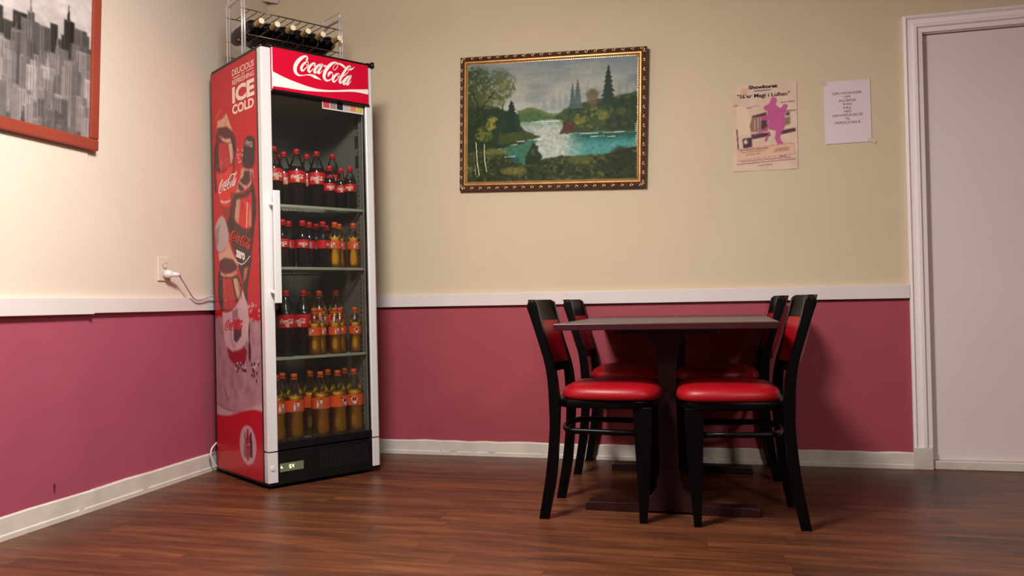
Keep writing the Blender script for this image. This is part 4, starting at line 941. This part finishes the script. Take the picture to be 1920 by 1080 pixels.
def frame_bar(L, prof, mtr=True):
    """mitred bar along X of outer length L; prof (inset, depth)"""
    b = bmesh.new(); a = [b.verts.new((-L/2+d, -h, -d)) for d, h in prof]; c = [b.verts.new((L/2-d, -h, -d)) for d, h in prof]; n = len(prof)
    for k in range(n): b.faces.new((a[k], a[(k+1) % n], c[(k+1) % n], c[k]))
    b.faces.new(a); b.faces.new(c[::-1]); return b
po = [(0, -.024), (0, .004), (.004, .014), (.012, .018), (.020, .013), (.024, .008), (.024, -.024)]
pi = [(.0242, -.024), (.0242, .008), (.028, .014), (.034, .014), (.042, .007), (.048, .008), (.048, -.024)]
rng = random.Random(3)
for k in range(4):
    L, dist = (PW_, PH_/2) if k % 2 == 0 else (PH_, PW_/2)
    m = Matrix.Rotation(k*math.pi/2, 4, 'Y') @ Matrix.Translation((0, 0, dist))
    for nm, pr, ma in (('frame_moulding', po, 'frame'), ('frame_liner', pi, 'gold')):
        b = frame_bar(L, pr); bmesh.ops.transform(b, matrix=m, verts=b.verts); fo = obj(nm, b, M[ma], pt)
        if nm == 'frame_moulding':
            b = bmesh.new(); n = int(L/.047)
            for i in range(n):
                x = -L/2+L*(i+.5)/n
                for dx, dz, r in ((-.006, -.012, .0055), (.005, -.009, .0045), (.002, -.017, .0035)):
                    s = bmesh.ops.create_icosphere(b, subdivisions=1, radius=r, matrix=Matrix.Translation((x+dx, -.016, dz)) @ Matrix.Diagonal((1.3, .7, 1, 1)))
            bmesh.ops.transform(b, matrix=m, verts=b.verts); oo = obj('beading', b, M['bead'], fo, smooth=True); oo['kind'] = 'stuff'
        else:
            b = bmesh.new(); n = int(L/.011)
            for i in range(5, n-5):
                bmesh.ops.create_cube(b, size=.0055, matrix=Matrix.Translation((-L/2+L*(i+.5)/n, -.008, -.0465)))
            bmesh.ops.transform(b, matrix=m, verts=b.verts); oo = obj('inner_beading', b, M['bead'], fo); oo['kind'] = 'stuff'

# ---------------------------------------------------------------- black and white picture, left wall (a plain city view)
def city():
    cv = Canvas(300, 240, 0, 1.2, 0, .9, (190, 178, 172)); rs = random.Random(11)
    n1 = cv.noise(6, 6, 21, 4); n2 = cv.noise(40, 40, 22, 3); Y = cv.Y
    cv.a[:] = np.array((196, 184, 178))*(1-.55*np.clip((.62-Y)/.62, 0, 1)**1.2)[..., None]
    cv.put(np.clip((n1-.5)*3, 0, 1)*(Y > .45), (222, 212, 206), .6); cv.put(np.clip((.5-n1)*3, 0, 1)*(Y > .6), (150, 140, 138), .5)
    for row in range(9):
        yb = .44-row*.055; sh = (70, 84, 120, 140, 150, 150, 140, 130, 118)[row]
        for i in range(22):
            x = rs.uniform(-.05, 1.2); w_ = rs.uniform(.03, .09); h = rs.uniform(.05, .16); c = sh+rs.randint(-34, 30); t = (c, c*.93, c*.91)
            cv.poly([(x, yb-.2), (x, yb+h*.5), (x+w_, yb+h*.5), (x+w_, yb-.2)], t, 1, .9)
            cv.poly([(x+w_*.6, yb-.2), (x+w_*.6, yb+h*.5), (x+w_, yb+h*.5), (x+w_, yb-.2)], tuple(q*.7 for q in t), 1, .8)
            for q in range(3): cv.line([(x+w_*(.12+.16*q), yb-.15), (x+w_*(.12+.16*q), yb+h*.42)], .004, tuple(p*.62 for p in t), 0, .6)
            if rs.random() < .25: cv.poly([(x+w_*.3, yb+h*.5), (x+w_*.45, yb+h*.5+.07), (x+w_*.6, yb+h*.5)], tuple(q*.85 for q in t), 1)
    cv.a *= (.9+.2*n2[..., None]); return cv
bp = empty('city_picture', (.010, -1.996, 1.495), 0, 'framed black and white city view in an orange-red wooden frame on left wall', 'picture')
bp.rotation_euler = (0, math.radians(2.2), 0)
cv = city(); IWb = 1.2
me = cv.mesh('photo_print', lambda X, Y: np.stack([np.full_like(X, .012), .60-X/1.2*1.2+.0, Y/.9*.86], 1))
# picture x runs along -Y so that it reads left to right from the room
V = np.empty(len(me.vertices)*3, np.float32); me.vertices.foreach_get('co', V); V = V.reshape(-1, 3); V[:, 1] = -.60+(.60-V[:, 1])*.0+np.tile(np.linspace(0, 1.2, 300), 240).astype(np.float32)*1.0; me.vertices.foreach_set('co', V.ravel()); me.update()
obj('photo_print', me, P_photo, bp, 'grey city view print')
fw_ = .047
for nm, a, b_ in (('frame_bar', (0, -.60, 0), (.022, .60, fw_)), ('frame_bar', (0, -.60, .86-fw_), (.022, .60, .86)), ('frame_bar', (0, -.60, fw_), (.022, -.60+fw_, .86-fw_)), ('frame_bar', (0, .60-fw_, fw_), (.022, .60, .86-fw_))):
    obj(nm, BOX(a, b_, .005), M['rwood'], bp)
obj('backing_board', BOX((.002, -.595, .005), (.010, .595, .855)), M['gap'], bp)

# ---------------------------------------------------------------- poster and notice
def poster():
    cv = Canvas(150, 210, 100, 760, 150, 1000, (222, 193, 172)); n = cv.noise(5, 6, 31, 3); n2 = cv.noise(26, 30, 32, 3)
    cv.put(np.clip((n-.5)*3, 0, 1), (228, 202, 182), .7); cv.put(np.clip((.5-n)*3, 0, 1), (212, 178, 156), .6)
    cv.ell(230, 210, 40, 30, (218, 166, 134), 6, .6)
    cv.poly([(140, 350), (260, 370), (300, 560), (270, 640), (140, 640)], (232, 204, 172), 4, .8)
    D = (132, 98, 92)
    cv.line([(120, 350), (150, 348)], 14, D, 2, .8); cv.line([(250, 380), (300, 374)], 12, D, 2, .7); cv.line([(320, 368), (380, 360)], 7, D, 2, .6); cv.line([(600, 345), (735, 340)], 10, D, 2, .8); cv.line([(540, 435), (745, 430)], 14, D, 2, .9)
    cv.poly([(300, 460), (450, 430), (450, 470), (300, 480)], (96, 64, 66), 2); cv.poly([(300, 480), (460, 470), (460, 620), (290, 620), (275, 560)], (150, 112, 100), 2)
    for x in (330, 365, 395): cv.line([(x, 480), (x-4, 620)], 7, (232, 208, 188), 1, .8)
    cv.poly([(395, 510), (450, 505), (460, 590), (395, 600)], (88, 62, 68), 2); cv.poly([(290, 640), (480, 630), (490, 665), (300, 690)], (92, 62, 66), 2); cv.poly([(590, 620), (740, 600), (745, 635), (590, 660)], (92, 62, 62), 2)
    cv.poly([(600, 505), (690, 490), (690, 560), (630, 575)], (140, 122, 92), 3); cv.poly([(640, 450), (685, 440), (685, 475), (650, 480)], (110, 76, 76), 2)
    cv.poly([(200, 680), (295, 670), (295, 765), (205, 775)], (82, 60, 72), 2); cv.ell(232, 712, 20, 22, (216, 196, 158), 2); cv.line([(143, 590), (155, 780)], 12, (84, 56, 70), 1, .9)
    K = (192, 84, 142)
    cv.poly([(500, 300), (530, 285), (555, 300), (560, 340), (545, 360), (575, 390), (600, 400), (620, 370), (650, 360), (672, 385), (655, 415), (640, 440), (640, 560), (625, 610), (600, 640), (585, 700), (625, 755), (560, 755), (530, 690), (545, 620), (500, 610), (470, 600), (460, 560), (470, 520), (390, 490), (400, 470), (460, 460), (460, 420), (420, 400), (430, 370), (480, 350)], K, 1, .9)
    cv.poly([(470, 590), (400, 630), (320, 660), (330, 645), (450, 570)], K, 1, .8); cv.poly([(470, 600), (480, 640), (455, 715), (430, 725), (430, 690), (465, 650)], K, 1, .9)
    cv.poly([(138, 780), (720, 745), (735, 850), (138, 895)], (224, 182, 150), 2, .85)
    for p in ([(138, 785), (720, 748)], [(722, 748), (735, 850)], [(140, 898), (735, 852)]): cv.line(p, 6, (206, 104, 126), 1, .8)
    cv.poly([(540, 790), (670, 780), (680, 815), (515, 828)], (196, 144, 118), 2); cv.line([(575, 872), (640, 866)], 9, (176, 70, 130), 1)
    rs = random.Random(2)
    for x0, x1, y, k in [(170, 460, 795, .8), (190, 430, 815, .5), (240, 380, 838, .5), (180, 690, 905, .6), (140, 735, 930, .7), (360, 500, 950, .6)]:
        x = x0
        while x < x1:
            l = rs.uniform(8, 34); yy = y-(x-x0)*.045; cv.line([(x, yy), (min(x+l, x1), yy-l*.045)], 8, (96, 64, 62), 1, k); x += l+rs.uniform(5, 12)
    return cv
po_ = empty('event_poster', (2.772, -.0015, 1.684), 0, 'pinkish show poster with a magenta dancer silhouette taped on the cream wall', 'poster')
po_.rotation_euler = (0, .006, 0)
cv = poster(); me = cv.mesh('poster_print', lambda X, Y: np.stack([(X-430)/660*.309, -.0012+.0012*np.cos((X-430)/660*5), .2175-(Y-150)/850*.435], 1))
pp = obj('poster_print', me, P_paper, po_)
pf = lambda x, y: ((x-430)/660*.309, -.0032, .2175-(y-150)/850*.435)
b = bmesh.new(); text_into(b, 'Showkoret', pf, 270, 565, 196, 160, .035); text_into(b, 'præsenterer', pf, 330, 500, 224, 208, .01); text_into(b, '"Så\'er Magi i Luften"', pf, 152, 690, 292, 242, .012)
obj('poster_lettering', b, M['dink'], po_)
nt = empty('allergy_notice', (3.1598, -.0015, 1.7305), 0, 'white paper notice in capital letters taped beside the door', 'notice')
nt.rotation_euler = (0, -.006, 0)
b = bmesh.new(); n = 10; g = [[b.verts.new((-.1065+.213*i/n, -.002-.003*max(0, (j/n-.75))*abs(math.sin(i*.9)), .153-.306*j/n)) for i in range(n+1)] for j in range(n+1)]
for j in range(n):
    for i in range(n): b.faces.new((g[j][i], g[j][i+1], g[j+1][i+1], g[j+1][i])).smooth = True
np_ = obj('paper_sheet', b, M['paper'], nt)
b = bmesh.new(); nf = lambda x, y: (x, -.0034, y)
rows = [('OPLYSNINGER', .135), ('OM', .028), ('ALLERGI', .078), ('KAN', .038), ('FÅS', .036), ('VED', .034), ('HENVENDELSE', .138), ('TIL', .022), ('PERSONALE', .115)]
for i, (s, w_) in enumerate(rows):
    y = .098-i*.0180; hh = .0115 if 'Å' not in s else .0140
    text_into(b, s, nf, -w_/2+.0, w_/2+.0, y-.0115, y-.0115+hh, .0)
obj('notice_lettering', b, M['ink'], np_)
for (x, z, r) in ((-.108, .152, .7), (.106, -.148, .5)):
    b = BOX((-.020, -.0042, -.008), (.020, -.0036, .008)); bmesh.ops.transform(b, matrix=Matrix.Translation((x, 0, z)) @ Matrix.Rotation(r, 4, 'Y'), verts=b.verts); obj('tape_piece', b, M['tape'], nt, 'clear tape piece at a corner')
